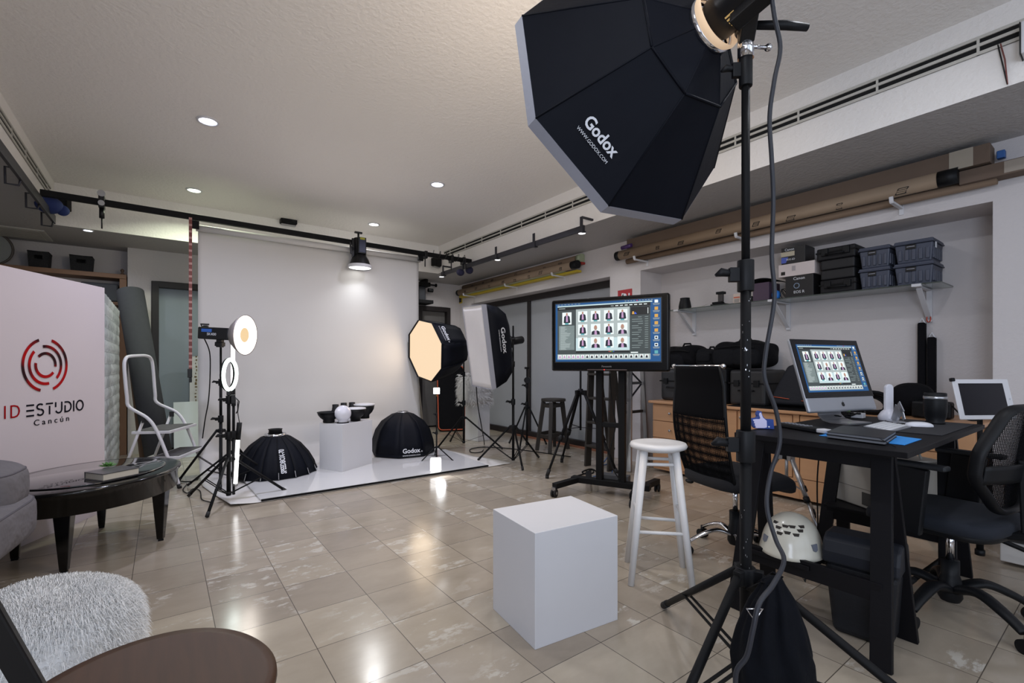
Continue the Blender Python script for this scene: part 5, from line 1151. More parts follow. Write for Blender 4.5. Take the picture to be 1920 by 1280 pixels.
# ---------------------------------------------------------------- glass shelf
SXF, SZ = 4.535, 1.755
t = thing('glass_shelf', 'long glass shelf on white brackets holding boxes and grey bins', 'shelf', (4.72, 2.0, SZ))
build(MB().bb((SXF, .90, SZ-.010), (4.895, 3.22, SZ)), 'glass_board', glassm, t, world=True)
for y in (3.10, 2.09, 1.04):
    b = build(MB().bb((SXF+.0, y-.016, SZ-.024), (4.885, y+.016, SZ-.011)).bb((4.875, y-.018, SZ-.27), (4.899, y+.018, SZ-.011)).bar((4.60, y, SZ-.03), (4.88, y, SZ-.25), .008, .035, up=(0, 1, 0)), 'bracket', whitep, t, world=True, bevel=.002)
    build(MB().bb((SXF-.006, y-.028, SZ-.022), (SXF+.03, y+.028, SZ-.002)), 'end_clip', whitep, b)
def bin_(y0, y1, z, h, label):
    t = thing('storage_bin', label, 'storage bin', (4.71, (y0+y1)/2, z), group='slate grey lidded bins on the glass shelf'); W = y1-y0; D_ = .30
    build(MB().box((0, 0, h*.41), (D_*.95, W*.95, h*.82), taper=.88), 'bin_body', binm, t, bevel=.008)
    m = MB()
    for k in range(5): m.box((-D_*.455, -W*.34+k*W*.17, h*.36), (.012, W*.09, h*.50))
    for k in range(5): m.box((-D_*.34+k*D_*.17, -W*.455, h*.36), (D_*.09, .012, h*.50))
    build(m, 'ribs', binm, t, bevel=.003)
    build(MB().box((0, 0, h*.86), (D_*1.04, W*1.02, h*.07)).box((0, 0, h*.94), (D_*.98, W*.96, h*.12), taper=1.03), 'lid', binm, t, bevel=.008)
    l = build(MB().box((-D_*.49, W*.06, h*.70), (.006, W*.26, h*.20)), 'name_tag', black, t, bevel=.002)
    build(MB().box((-D_*.49-.004, W*.06, h*.71), (.001, W*.20, h*.035)), 'tag_writing', mat('faded label writing', '8e8f98', .8, var=.6, scale=150), l)
    return t
HB = .167
bin_(1.205, 1.415, SZ+.001, HB, 'slate grey lidded bin, lower one of the left stack on the glass shelf')
bin_(1.205, 1.415, SZ+HB+.003, HB, 'slate grey lidded bin, upper one of the left stack on the glass shelf')
bin_(.945, 1.185, SZ+.001, HB, 'slate grey lidded bin, lower one of the right stack on the glass shelf')
o = bin_(.945, 1.185, SZ+HB+.003, HB, 'slate grey lidded bin with white sticker, upper one of the right stack')
build(MB().box((-.08, -.118, .12), (.03, .004, .05)), 'sticker', whitet, o)
g = 'black hard cases stacked on the glass shelf'
for k, (z0, z1, y0, y1, lb) in enumerate(((0, .115, 1.43, 1.695, 'bottom'), (.116, .20, 1.44, 1.69, 'second'), (.201, .285, 1.44, 1.69, 'third'), (.286, .39, 1.435, 1.72, 'topmost'))):
    box_thing('hard_case', 'black hard case on the glass shelf, '+lb+' of its stack', 'case', y0, y1, SZ+z0+.001, SZ+z1, 4.56, 4.85, case_m if k in (0, 3) else mat('deep black case', '121216', .6), g, .012, case_fit if k in (0, 3) else None)
def carton(label, y0, y1, z0, z1, m, fn=None, depth=.24, x0=4.56):
    t = thing('camera_box', label, 'box', (x0+depth/2, (y0+y1)/2, z0)); build(MB().box((0, 0, (z1-z0)/2), (depth, y1-y0, z1-z0)), 'carton', m, t, bevel=.002)
    if fn: fn(t, -depth/2, (y0+y1)/2, z1-z0)
    return t
def F_(x, y, z): return basis((x-.0015, y, z), (0, -1, 0), (0, 0, 1))
blackbox = mat('black printed carton', '18171a', .45)
def k3(t, xf, c, h):
    lettering('Canon', .036, F_(xf, -.0, h*.86), whitet, t); lettering('EOS R', .034, F_(xf, -.0, h*.22), whitet, t)
    build(MB().tube([(xf-.002, .02+.022*math.cos(a), h*.52+.022*math.sin(a)) for a in [j*PI/10 for j in range(20)]], .003, 6, closed=True), 'camera_picture', mat('pale blue print', '8fa0b8', .5), t)
carton('black camera carton with white lettering, bottom box of the pile by the hard cases', 1.745, 1.975, SZ+.001, SZ+.19, blackbox, k3)
def k2(t, xf, c, h):
    build(MB().box((xf-.001, .11, h*.28), (.001, .035, .03)), 'printed_code', ink, t); build(MB().box((xf-.001, .02, h*.6), (.001, .03, .045)), 'printed_frame', mat('faint grey print', 'a8a0a2', .7), t)
carton('white flat carton, middle box of the pile on the glass shelf', 1.735, 2.035, SZ+.192, SZ+.305, mat('white carton', 'cfc4c2', .6), k2)
def k1(t, xf, c, h):
    lettering('Canon', .030, F_(xf, .03, h*.86), whitet, t); build(MB().box((xf-.001, .045, h*.60), (.001, .115, h*.28)), 'cream_label', mat('cream label', 'b5ac98', .7), t); lettering('EOS 6D', .022, F_(xf, .02, h*.25), whitet, t)
    build(MB().add([(xf-.001, .10, .01), (xf-.001, .06, .01), (xf-.001, .04, h*.4), (xf-.001, .10, h*.42)], [(0, 1, 2, 3)]), 'blue_print', mat('blue lens print', '4a5cb0', .4), t)
carton('black camera carton with cream label on top of the white box', 1.81, 2.01, SZ+.307, SZ+.455, blackbox, k1, .20)
t = thing('fabric_box', 'dark purple box with open black lid on the glass shelf', 'box', (4.68, 2.20, SZ+.001))
build(MB().box((0, 0, .085), (.22, .15, .17)), 'box_body', mat('dark purple board', '4a3a4c', .6), t, bevel=.002)
build(MB().grid(lambda u, v: (-.14+.28*v, .13-.27*u, .178+.028*math.sin(PI*u)), 12, 3), 'lid', softblack, t, solid=.006)
t = thing('blue_pouch', 'small bright blue pouch beside the purple box', 'pouch', (4.60, 2.075, SZ+.001)); build(MB().ell((0, 0, .042), (.03, .035, .042), p=.8), 'pouch_body', mat('bright blue cloth', '1f6cc0', .6), t)
t = thing('cable_coil', 'coiled dark cables between the purple box and camera cartons', 'cable', (4.64, 2.02, SZ+.001))
for k in range(3): build(MB().tube([(4.62+.02*k, 2.015+.03*math.cos(a), SZ+.05+.045*math.sin(a+k)) for a in [j*PI/8 for j in range(16)]], .003, 6, closed=True), 'loop', blackm, t, world=True)
# small gear
p = at_x(1279, 575, 4.62); lathe_thing('snoot', 'black cone snoot at the left end of the glass shelf', 'snoot', (4.63, 3.05, SZ+.001), [('barrel', [(.066, 0), (.067, .03), (.058, .08), (.05, .11), (.052, .125), (.047, .125), (.045, .09), (.001, .08)], plast, 0)])
t = thing('stabiliser', 'black flat gimbal plate with upright post on the glass shelf', 'camera gear', (4.66, 2.66, SZ+.001))
build(MB().box((0, 0, .012), (.10, .16, .02)).box((0, .02, .035), (.07, .10, .02)), 'base_plate', plast, t, bevel=.004); build(MB().box((0, -.01, .085), (.03, .05, .08)), 'post', mat('dark grey metal', '4a4748', .4, .5), t, bevel=.003); build(MB().box((0, -.01, .135), (.06, .08, .025)), 'top_plate', plast, t, bevel=.003)
t = thing('small_carton', 'small white and orange carton on the glass shelf', 'box', (4.63, 2.45, SZ+.001)); build(MB().box((0, 0, .05), (.06, .075, .10)), 'carton', mat('white orange carton', 'c9b8ae', .6), t, bevel=.001); build(MB().box((-.031, 0, .062), (.001, .06, .012)), 'orange_print', orange, t); build(MB().box((-.031, 0, .03), (.001, .05, .035)), 'grey_print', mat('grey print', '9a938e', .6), t)
t = thing('video_gear', 'cluster of black camera gear on the shelf beside the tall stand pole', 'camera gear', (4.65, 2.34, SZ+.001)); m = MB()
for k in range(9): m.box((random.uniform(-.04, .04), random.uniform(-.05, .06), random.uniform(.02, .08)), (random.uniform(.02, .06), random.uniform(.02, .06), random.uniform(.02, .04)), rz=random.random())
build(m.box((0, 0, .02), (.1, .13, .04)), 'gear_body', plast, t, bevel=.003); build(MB().cyl((-.05, .03, .05), (-.09, .03, .05), .018), 'lens', blackm, t)
t = thing('papers', 'small crumpled pale paper lying on the glass shelf', 'paper', (4.62, 2.87, SZ+.001)); build(MB().grid(lambda u, v: (-.05+.1*v, .07-.14*u, .004+.035*u*v), 6, 6), 'sheet', mat('pale crumpled sheet', 'b3b0a8', .7), t, solid=.002)
# ---------------------------------------------------------------- tubes and brackets high on the right wall
def tubes(y0, y1, x, z, r, m_, label, name='cardboard_tube', marks=True, cap=True, sd=3):
    t = thing(name, label, 'cardboard tube', (x, (y0+y1)/2, z)); build(MB().cyl((x, y0, z), (x, y1, z), r, n=36), 'tube_body', m_, t, world=True)
    if cap:
        for ya, yb in ((y0-.006, y0+.10), (y1-.05, y1+.006)): build(MB().cyl((x, ya, z), (x, yb, z), r*1.03, n=36), 'end_cap', plast, t, world=True)
    if marks:
        R_ = random.Random(sd); m = MB(); y = y0+.25
        while y < y1-.15:
            a0 = PI+R_.uniform(-.2, .5); hh = R_.uniform(.5, .9); ww = R_.uniform(.05, .09)
            pts = [Vector((x+(r+.001)*math.cos(a), yy, z+(r+.001)*math.sin(a))) for yy, a in ((y, a0), (y+ww*.3, a0+hh), (y+ww, a0+hh), (y+ww*.7, a0))]
            for i in range(4): m.bar(pts[i], pts[(i+1) % 4], .009, .003)
            for k in (.3, .6): m.bar(pts[0].lerp(pts[1], k), pts[3].lerp(pts[2], k), .009, .003)
            y += R_.uniform(.28, .42)
        build(m, 'printed_marks', ink, t, world=True)
    return t
def wall_bracket(y, x0, z, label):
    t = thing('wall_bracket', label, 'bracket', (XW, y, z), group='white tube brackets on the right wall')
    build(MB().bb((x0, y-.012, z-.016), (XW, y+.012, z)).bb((XW-.008, y-.014, z-.06), (XW, y+.014, z+.03)).bar((x0, y, z-.008), (x0-.012, y, z+.03), .016, .024, up=(0, 1, 0)), 'arm', whitep, t, world=True, bevel=.002)
tubes(.78, 3.78, 4.36, 2.44, .053, card2, 'long cardboard tube with black ink frames and caps, front one of the near wall pile', sd=5)
tubes(.60, 3.70, 4.44, 2.372, .03, card, 'slim cardboard tube at the bottom of the near wall pile', marks=False, cap=False)
t = thing('long_carton', 'long square cardboard carton lying on top of the near tube pile', 'box', (4.43, 2.1, 2.55)); build(MB().bb((4.34, .62, 2.475), (4.49, 3.62, 2.60)), 'carton', cardbox, t, world=True, bevel=.003)
build(MB().bb((4.338, .7, 2.475), (4.339, .82, 2.60)), 'clear_tape', mat('clear tape', 'a39a8c', .2), t, world=True)
t = thing('long_carton', 'flat cardboard carton sticking out at the near end of the tube pile', 'box', (4.42, 1.0, 2.43)); build(MB().bb((4.37, .46, 2.375), (4.49, .775, 2.465)), 'carton', cardbox, t, world=True, bevel=.003); build(MB().bb((4.368, .47, 2.385), (4.369, .56, 2.46)), 'clear_tape', mat('glossy tape', '9a9186', .15), t, world=True)
tag(build(MB().bb((4.40, .56, 2.50), (4.45, .60, 2.55)), 'blue_wrapper', mat('blue wrapper', '2a5a9a', .5), bevel=.005), 'tiny blue wrapper end behind the near tube pile', 'wrapper')
tag(build(MB().cyl((4.30, 3.66, 2.505), (4.30, 3.52, 2.51), .022), 'purple_wrapper', mat('purple wrapper', '4a3068', .4)), 'small purple wrapped roll end at the far end of the near tube pile', 'wrapper')
for k, y in enumerate((3.45, 2.28, 1.12)): wall_bracket(y, 4.27, 2.340, 'white bracket under the near tube pile, '+('farthest', 'middle', 'nearest')[k]+' of three')
tubes(4.45, 7.55, 4.36, 2.46, .052, card2, 'long cardboard tube with ink marks and black cap, front one of the far wall pile', sd=9)
tubes(4.55, 7.50, 4.45, 2.555, .048, card, 'cardboard tube with ink marks lying behind and above in the far wall pile', sd=11, cap=False)
o = build(MB().bb((4.40, 4.50, 2.375), (4.48, 7.58, 2.402)), 'yellow_batten', yellow); tag(o, 'yellow batten under the far tube pile', 'batten')
tag(build(MB().bb((4.33, 4.7, 2.404), (4.47, 7.3, 2.407)), 'green_sheet', mat('pale green film', 'a6ac92', .4)), 'pale green translucent sheet sagging below the far tubes', 'sheet')
tag(build(MB().cyl((4.46, 4.46, 2.56), (4.46, 4.54, 2.56), .055, n=28), 'tape_roll', mat('pale green tape', '9fa98c', .5)), 'pale green tape roll at the near end of the far tube pile', 'tape roll')
tag(build(MB().bb((4.42, 4.44, 2.47), (4.49, 4.50, 2.50)), 'red_cap', mat('red cap', '9a2c24', .5), bevel=.004), 'red cap at the near end of the far tube pile', 'cap')
for k, y in enumerate((7.2, 5.95, 4.85)): wall_bracket(y, 4.27, 2.374, 'white bracket under the far tube pile, '+('farthest', 'middle', 'nearest')[k]+' of three')

# ---------------------------------------------------------------- desk on trestles
DZ = .84; DX0, DX1, DY0, DY1 = 2.10, 3.40, .505, 1.13
t = thing('desk', 'black stained wooden desk top carrying the desktop computer', 'desk', (2.7, .8, 0))
build(MB().bb((DX0, DY0, DZ-.022), (DX1, DY1, DZ)), 'desktop', ebony, t, world=True, bevel=.002)
def trestle(x, y0, y1, spread, label):
    t = thing('trestle', label, 'trestle', (x, (y0+y1)/2, 0), group='black wooden trestles under the desk'); zt = DZ-.023
    for s_ in (-1, 1):
        xt, xb = x+s_*.012, x+s_*spread
        for y_ in (y0, y1):
            yb = y_+(.03 if y_ == y1 else -.03)*0
            build(MB().bar((xt, y_+(.04 if y_ == y0 else -.04), zt), (xb, y_, 0), .022, .070, up=(0, 1, 0)), 'leg', ebony, t, world=True, bevel=.002)
        for z, hh in ((zt-.045, .085), (.27, .075)):
            k = z/zt; xx_ = xb+(xt-xb)*k; build(MB().bar((xx_, y0+.02, z), (xx_, y1-.02, z), .02, hh, up=(0, 1, 0)) if False else MB().box((xx_, (y0+y1)/2, z), (.02, y1-y0-.02, hh)), 'crossbar', ebony, t, world=True, bevel=.002)
    return t
trestle(2.335, .60, 1.165, .165, 'black wooden A frame trestle at the near end of the desk, beside the bin')
trestle(3.33, .60, 1.165, .17, 'black wooden A frame trestle at the far end of the desk, behind the printer')
build(MB().bb((2.205, .86, .272), (2.46, .90, .292)).bb((2.205, 1.05, .272), (2.46, 1.09, .292)).bb((2.20, .86, .272), (2.235, 1.16, .292)), 'shelf_slats', ebony, [o for o in COL.objects if o.get('label', '').startswith('black wooden A frame trestle at the near')][0], world=True, bevel=.002)
# helmet
hp_ = Vector((2.335, .985, .295))
t = thing('climbing_helmet', 'cream white climbing helmet with vents resting on the near trestle bars', 'helmet', hp_, .2)
def hel(u, v):
    a = 2*PI*u; th_ = v*PI*.5; r = math.sin(th_)**.92; k = 1+.06*max(0, (v-.86)/.14)
    return (.148*r*k*math.cos(a), .122*r*k*math.sin(a), .168*math.cos(th_)**.95 if v < 1 else 0)
helm = mat('cream helmet shell', 'cfcbbd', .3, coat=.3)
build(MB().grid(hel, 48, 22), 'shell', helm, t, solid=.004)
vb = Vector((-hp_.x, -hp_.y, 0)).normalized()
vm = mat('dark helmet vent', '2a2420', .8); gm_ = mat('grey helmet clip', '6a6e7a', .5)
m1, m2 = MB(), MB()
def onh(a, v):
    p = Vector(hel(a/(2*PI), v)); e = Vector(hel((a+.02)/(2*PI), v))-p; f_ = Vector(hel(a/(2*PI), v-.02))-p; return p, e.normalized(), f_.normalized()
base_a = math.atan2(vb.y, vb.x)-.2
for a, v in ((-.55, .50), (-.25, .44), (.08, .43), (.42, .50), (-.42, .60), (-.12, .56), (.22, .58), (.55, .42), (-.85, .42)):
    p, e, f_ = onh(base_a+a, v); B = basis(p, e, f_); m1.prism([(-.014, .006), (.014, .006), (.009, -.007), (-.009, -.007)], -.002, .0035, M=B)
for a, v in ((-1.0, .78), (.85, .80)):
    p, e, f_ = onh(base_a+a, v); B = basis(p, e, f_); m2.prism([(-.017, .014), (.017, .014), (.012, -.012), (0, -.018), (-.012, -.012)], -.002, .006, M=B)
build(m1, 'vent', vm, t); build(m2, 'clip', gm_, t)
build(MB().tube([(.05, -.05, .01), (.06, -.05, -.10), (.075, -.04, -.16), (.06, -.02, -.12)], .006, 6), 'chin_strap', mat('dark olive strap', '33332f', .8), t)
# bin
t = thing('waste_bin', 'tall dark grey plastic bin with swing lid under the near desk end', 'bin', (2.415, .725, 0), .10)
build(MB().box((0, 0, .15), (.20, .255, .30), taper=.80), 'bin_body', mat('dark grey bin plastic', '1d1e22', .5, bump=.1, spec=.25), t, bevel=.025, seg=3)
m = MB(); P_ = [(-.108, 0), (.108, 0), (.108, .05), (.085, .10), (.05, .118), (-.05, .118), (-.085, .10), (-.108, .05)]
m.prism(P_, -.134, .134, M=basis(Vector((0, 0, .30)), Vector((1, 0, 0)), Vector((0, 0, 1)))); build(m, 'lid', mat('blue grey bin lid', '202228', .45, spec=.25), t, bevel=.012, seg=3)
# computer
E1, E2 = Vector((2.636, 1.023, 0)), Vector((3.155, .885, 0)); ex_ = (E2-E1).normalized(); en = Vector((ex_.y, -ex_.x, 0)); 
if en.y > 0: en = -en
upc = (Vector((0, 0, 1))-en*.30).normalized(); ctr = (E1+E2)/2; ctr.z = .905
Mi = basis(ctr+upc*.20, ex_, upc)
t = thing('desktop_computer', 'aluminium all in one computer on the desk showing photo thumbnails', 'computer', M=Mi)
alu = mat('silver aluminium', 'a9acb3', .35, .6)
build(MB().box((0, 0, -.014), (.535, .40, .022)), 'case', alu, t, bevel=.012, seg=3)
build(MB().box((0, .036, -.0025), (.531, .322, .004)), 'black_glass', mat('black screen glass', '08080c', .12, spec=.4), t, bevel=.001)
build(MB().box((0, 0, -.04), (.36, .26, .05)), 'rear_bulge', alu, t, bevel=.02)
build(screen(.475, .262, .0), 'screen', SCRM, t).location = (0, .036, .0004)
# fruit emblem
ap = MB(); P_ = []
for k in range(36):
    a = 2*PI*k/36; r = .0125*(1-.10*math.exp(-((a-PI/2)/.35)**2)-.07*math.exp(-((a-3*PI/2)/.3)**2))
    x_, y_ = r*math.cos(a)*.94, r*math.sin(a)
    if (x_-.0145)**2+(y_-.002)**2 < .0058**2: dd = math.hypot(x_-.0145, y_-.002); x_ = .0145-(.0145-x_)/dd*.0058*1.0; 
    P_.append((x_, y_))
ap.prism(P_, 0, .0005); ap.prism([(.0, .0128), (.0035, .0145), (.0055, .0195), (.0015, .0178)], 0, .0005)
o = build(ap, 'emblem', black, t); o.location = (0, -.163, -.0028)
ft = ctr-en*.05
m = MB(); sec = [(.10, .10), (.085, .03), (.06, .008), (.02, .0), (-.04, .0), (-.075, .0)]
for k in range(len(sec)-1):
    a = ctr-en*sec[k][0]; b = ctr-en*sec[k+1][0]; a.z = DZ+.006+sec[k][1]; b.z = DZ+.006+sec[k+1][1]
    if k == 4: pass
    m.bar(a, b, .20, .008, up=-en if k < 1 else (0, 0, 1)) if False else m.add([a-ex_*.088, a+ex_*.088, b+ex_*.088, b-ex_*.088], [(0, 1, 2, 3)])
a = ctr-en*.10; a.z = DZ+.106; b = a.copy(); b.z = ctr.z+.12; b = b-en*.05
m.add([a-ex_*.088, a+ex_*.088, b+ex_*.088, b-ex_*.088], [(0, 1, 2, 3)])
build(m, 'foot', mat('aluminium foot', 'a9abb0', .3, .8), t, world=True, solid=.008)
# things on the desk
def flat(px, py, z=DZ): return at_z(px, py, z)
def slab(name, label, cat, corners, z0, th_, m_, bev=.002, fn=None, group=None):
    c = sum(corners, Vector((0, 0, 0)))/4; t = thing(name, label, cat, (c.x, c.y, z0))
    pl = [(p.x-c.x, p.y-c.y) for p in corners]; build(MB().prism(pl, 0, th_), name.split('_')[-1]+'_body', m_, t, bevel=bev)
    if fn: fn(t, pl, th_)
    return t
def rect(c, dx_, dy_, rz):
    u = Vector((math.cos(rz), math.sin(rz), 0)); v = Vector((-u.y, u.x, 0)); return [c-u*dx_/2-v*dy_/2, c+u*dx_/2-v*dy_/2, c+u*dx_/2+v*dy_/2, c-u*dx_/2+v*dy_/2]
slab('desk_pad', 'dark grey mouse mat on the desk under mouse and keyboard', 'mat', rect(Vector((3.02, .70, 0)), .62, .33, 0), DZ+.0005, .003, mat('charcoal desk mat', '25262b', .8))
slab('blue_folder', 'bright blue paper folder lying under the black notebooks', 'folder', [flat(1536, 817), flat(1696, 835), flat(1728, 824), flat(1590, 806)], DZ+.001, .002, mat('bright blue paper', '2f8fe0', .6), .0)
def nb(t, pl, h):
    build(MB().prism([(x*.97, y*.96) for x, y in pl], h*.12, h*.88), 'pages', mat('grey pages', '8f9096', .8), t)
nbk = mat('black notebook cover', '141418', .45)
cn = [flat(1549, 817, .85), flat(1660, 831, .85), flat(1682, 816, .85), flat(1580, 804, .85)]
for k, (z0, lb) in enumerate(((DZ+.004, 'lower'), (DZ+.0165, 'upper'))):
    c = sum(cn, Vector((0, 0, 0)))/4; P_ = [c+(p-c)*(1 if k == 0 else .985) for p in cn]
    t = thing('notebook', 'black notebook on the blue folder, '+lb+' of the two', 'notebook', (c.x, c.y, z0), group='black notebooks on the desk')
    pl = [(p.x-c.x, p.y-c.y) for p in P_]
    build(MB().prism(pl, 0, .0015).prism(pl, .0105, .012), 'cover', nbk, t); build(MB().prism([(x*.975, y*.97) for x, y in pl], .0015, .0105), 'pages', mat('grey pages', '75777d', .8), t)
o_ = [o for o in COL.objects if o.name.startswith('notebook')][-1]
build(MB().tube(smooth([flat(1650, 822, .872), flat(1662, 829, .868), flat(1672, 834, .852), flat(1680, 838, .842)]), .0015, 6), 'ribbon', blackm, o_, world=True)
kb = [flat(1619, 802), flat(1672, 812), flat(1708, 803), flat(1655, 793)]
def keys(t, pl, h):
    a, b, c, d = [Vector((x, y, 0)) for x, y in pl]; m = MB(); u = (b-a); v = (d-a); 
    for r in range(5):
        for k in range(13):
            o = a+u*(.06+r*.178)+v*(.03+k*.0735); q = [o, o+u*.14, o+u*.14+v*.06, o+v*.06]; m.prism([(p.x, p.y) for p in q], h, h+.002)
    build(m, 'keys', mat('white keys', 'e2e4e8', .4), t)
slab('keyboard', 'slim white keyboard in front of the desktop computer', 'keyboard', kb, DZ+.0036, .006, alu, .001, keys)
a, b = flat(1697, 799), flat(1750, 801); c = (a+b)/2; t = thing('mouse', 'white low computer mouse on the dark mat', 'mouse', (c.x, c.y, DZ+.0036), math.atan2(b.y-a.y, b.x-a.x))
L_ = (b-a).length/2; build(MB().ell((0, 0, 0), (min(L_, .06), .032, .022), 32, 16, p=.8), 'mouse_body', mat('white mouse shell', 'd8dae2', .25), t)
for v in t.children: pass
p = flat(1755, 797)
lathe_thing('lens_mug', 'black camera lens shaped mug at the right side of the desk', 'mug', (p.x+.045, p.y+.012, DZ+.001), [('mug_body', [(.001, 0), (.038, 0), (.040, .012), (.036, .018), (.045, .04), (.046, .06), (.048, .065), (.048, .12), (.045, .14), (.046, .16), (.042, .162), (.040, .05), (.001, .04)], plast, 0), ('silver_band', [(.0465, .130), (.0485, .133), (.0485, .142), (.0465, .145)], steel, .001)])
# white bluetooth handset, phone stand, remote, thumb
p = flat(1684, 790); t = thing('white_speaker_stick', 'upright rounded white wand device behind the keyboard', 'device', (p.x+.03, p.y+.05, DZ+.001), -.5)
zt_ = .20
P_ = [(-.024, .03), (.024, .03)]+[(.024*math.cos(a), zt_-.024+.024*math.sin(a)) for a in [k*PI/10 for k in range(11)]]+[(-.024, .03)][:0]
build(MB().prism(P_, -.009, .009, M=basis(Vector((0, 0, 0)), Vector((1, 0, 0)), Vector((0, 0, 1)))), 'wand', mat('white satin plastic', 'dcdce4', .3), t, bevel=.004)
build(MB().lathe([(.045, 0), (.05, .02), (.035, .045), (.02, .06), (.001, .06)], 32), 'base', mat('white satin plastic', 'd0d0da', .3), t)
p = flat(1689, 793); t = thing('phone_stand', 'small silver phone stand on the desk beside the mouse', 'stand', (p.x+.02, p.y+.02, DZ+.001), -.9)
build(MB().bb((-.035, -.04, 0), (.035, .04, .005)).bar((0, .035, .004), (0, -.005, .085), .05, .006, up=(1, 0, 0)), 'base', alu, t, bevel=.002)
build(MB().bar((0, .0, .092), (0, -.045, .045), .065, .005, up=(1, 0, 0)).bar((0, -.045, .045), (0, -.065, .055), .065, .005, up=(1, 0, 0)), 'cradle', alu, t, bevel=.001)
a, b = flat(1466, 800), flat(1538, 812); t = thing('remote_control', 'dark grey television remote with white end on the desk', 'remote control', ((a+b)/2).to_tuple()[:2]+(DZ+.001,), math.atan2(b.y-a.y, b.x-a.x)); L_ = (b-a).length
build(MB().box((0, 0, .012), (L_, .055, .022)), 'remote_body', plast, t, bevel=.006)
m = MB()
for i in range(7):
    for j in range(3): m.box((-L_*.4+i*L_*.1, -.016+j*.016, .0235), (.011, .009, .003))
build(m, 'buttons', mat('grey remote buttons', '7d7f86', .5), t)
build(MB().box((L_*.5+.02, 0, .012), (.045, .045, .018)), 'white_end', whitep, t, bevel=.005)
# thumbs up ornament
Pm = Vector((2.36, 1.095, DZ+.001)); vx = (at_z(1453, 800, DZ)-at_z(1411, 803, DZ)); vx.z = 0; vx = Vector((.8039, -.5948, 0)); sc = 2.28/885
t = thing('thumbs_up_sign', 'blue and white thumbs up hand ornament on the far left desk edge', 'ornament', at_d(1432, 803, 2.25).to_tuple()[:2]+(DZ+.001,), 0)
Mt = basis(Vector((at_d(1432, 803, 2.25).x, at_d(1432, 803, 2.25).y, DZ+.001)), vx, Vector((0, 0, 1)))
def TP(L): return [((x-583)/10.667*sc, (690-y)/10.667*sc) for x, y in L]
hand_o = TP([(335, 480), (450, 470), (470, 440), (455, 400), (465, 350), (500, 325), (545, 345), (552, 400), (580, 450), (625, 490), (775, 498), (790, 685), (600, 680), (420, 672), (385, 640), (370, 590), (350, 530)])
build(MB().prism(hand_o, -.02, 0, M=Mt), 'blue_backing', mat('royal blue board', '22408c', .4), t, world=True)
hand_i = TP([(368, 495), (450, 487), (495, 490), (510, 470), (485, 400), (500, 365), (525, 360), (540, 400), (560, 455), (635, 520), (640, 650), (590, 662), (440, 662), (415, 655), (420, 625), (400, 615), (408, 580), (385, 565), (392, 535), (372, 520)])
build(MB().prism(hand_i, 0, .003, M=Mt), 'white_hand', mat('pale lilac white', 'd2cfee', .5), t, world=True)
build(MB().cyl(Mt @ Vector((TP([(680, 640)])[0]+(0,))), Mt @ Vector((TP([(680, 640)])[0]+(.004,))), .0035), 'cuff_button', whitet, t, world=True)
# tangled cables behind the computer
t = thing('cable_tangle', 'tangle of black cables and adapters behind the computer foot', 'cable', (3.05, 1.03, DZ+.001))
R_ = random.Random(9)
for k in range(7):
    c = Vector((2.98+.04*k, 1.04-.004*k, DZ+.014)); build(MB().tube([c+Vector(((.05+.012*k)*math.cos(a), .035*math.sin(a), .008+.01*abs(math.sin(2*a+k)))) for a in [j*PI/9 for j in range(18)]], .0045, 6, closed=True), 'cable_loop', blackm, t, world=True)
build(MB().box((3.16, 1.05, DZ+.022), (.07, .05, .04)), 'adapter', plast, t, world=True, bevel=.004); build(MB().box((3.22, 1.0, DZ+.017), (.05, .06, .028)), 'white_adapter', whitep, t, world=True, bevel=.003)
build(MB().box((3.07, 1.055, DZ+.055), (.02, .012, .008)), 'orange_plug', mat('orange plug', 'c8552a', .5), t, world=True); build(MB().box((3.16, 1.022, DZ+.045), (.012, .004, .004)), 'green_led', glow('green led', '90f030', 1.5), t, world=True)
# printer
t = thing('printer', 'beige laser printer standing on the far trestle under the desk', 'printer', (3.39, .90, .335), -.52)
build(MB().box((0, 0, .135), (.40, .38, .27)).box((.0, .0, .278), (.34, .32, .016)), 'printer_body', beige, t, bevel=.018, seg=3)
build(MB().bb((-.204, -.1, .02), (-.19, -.03, .09)), 'paper_slot', mat('dark printer slot', '3c3a38', .7), t)
m = MB()
for k in range(9):
    for j in range(3): m.bb((-.1+k*.014, -.1925, .19+j*.018), (-.092+k*.014, -.19, .203+j*.018))
build(m, 'vent_holes', mat('dark printer vents', '55524e', .7), t); build(MB().bb((-.201, -.191, .105), (.201, .191, .108)), 'seam', mat('printer seam', '6d6963', .7), t)
tag(build(MB().bb((3.12, .80, .318), (3.56, 1.14, .333)), 'trestle_board', ebony, bevel=.002), 'black board across the far trestle bars below the printer', 'board')
pts = [at_d(1680, 842, 2.45), at_d(1690, 870, 2.6), at_d(1700, 905, 2.65), at_d(1690, 930, 2.65)]
cable([Vector((3.3, .9, .8)), Vector((3.36, .78, .70)), Vector((3.42, .76, .55)), Vector((3.42, .82, .44)), Vector((3.40, .86, .50))], .006, mat('pale grey cable', 'a4a4a0', .5), 'pale grey cable looping beside the beige printer')
cable([Vector((3.05, 1.12, .80)), Vector((3.06, 1.15, .5)), Vector((3.12, 1.17, .2)), Vector((3.2, 1.2, .012)), Vector((3.4, 1.1, .012))], .004, blackm, 'thin black cable hanging behind the desk to the floor')

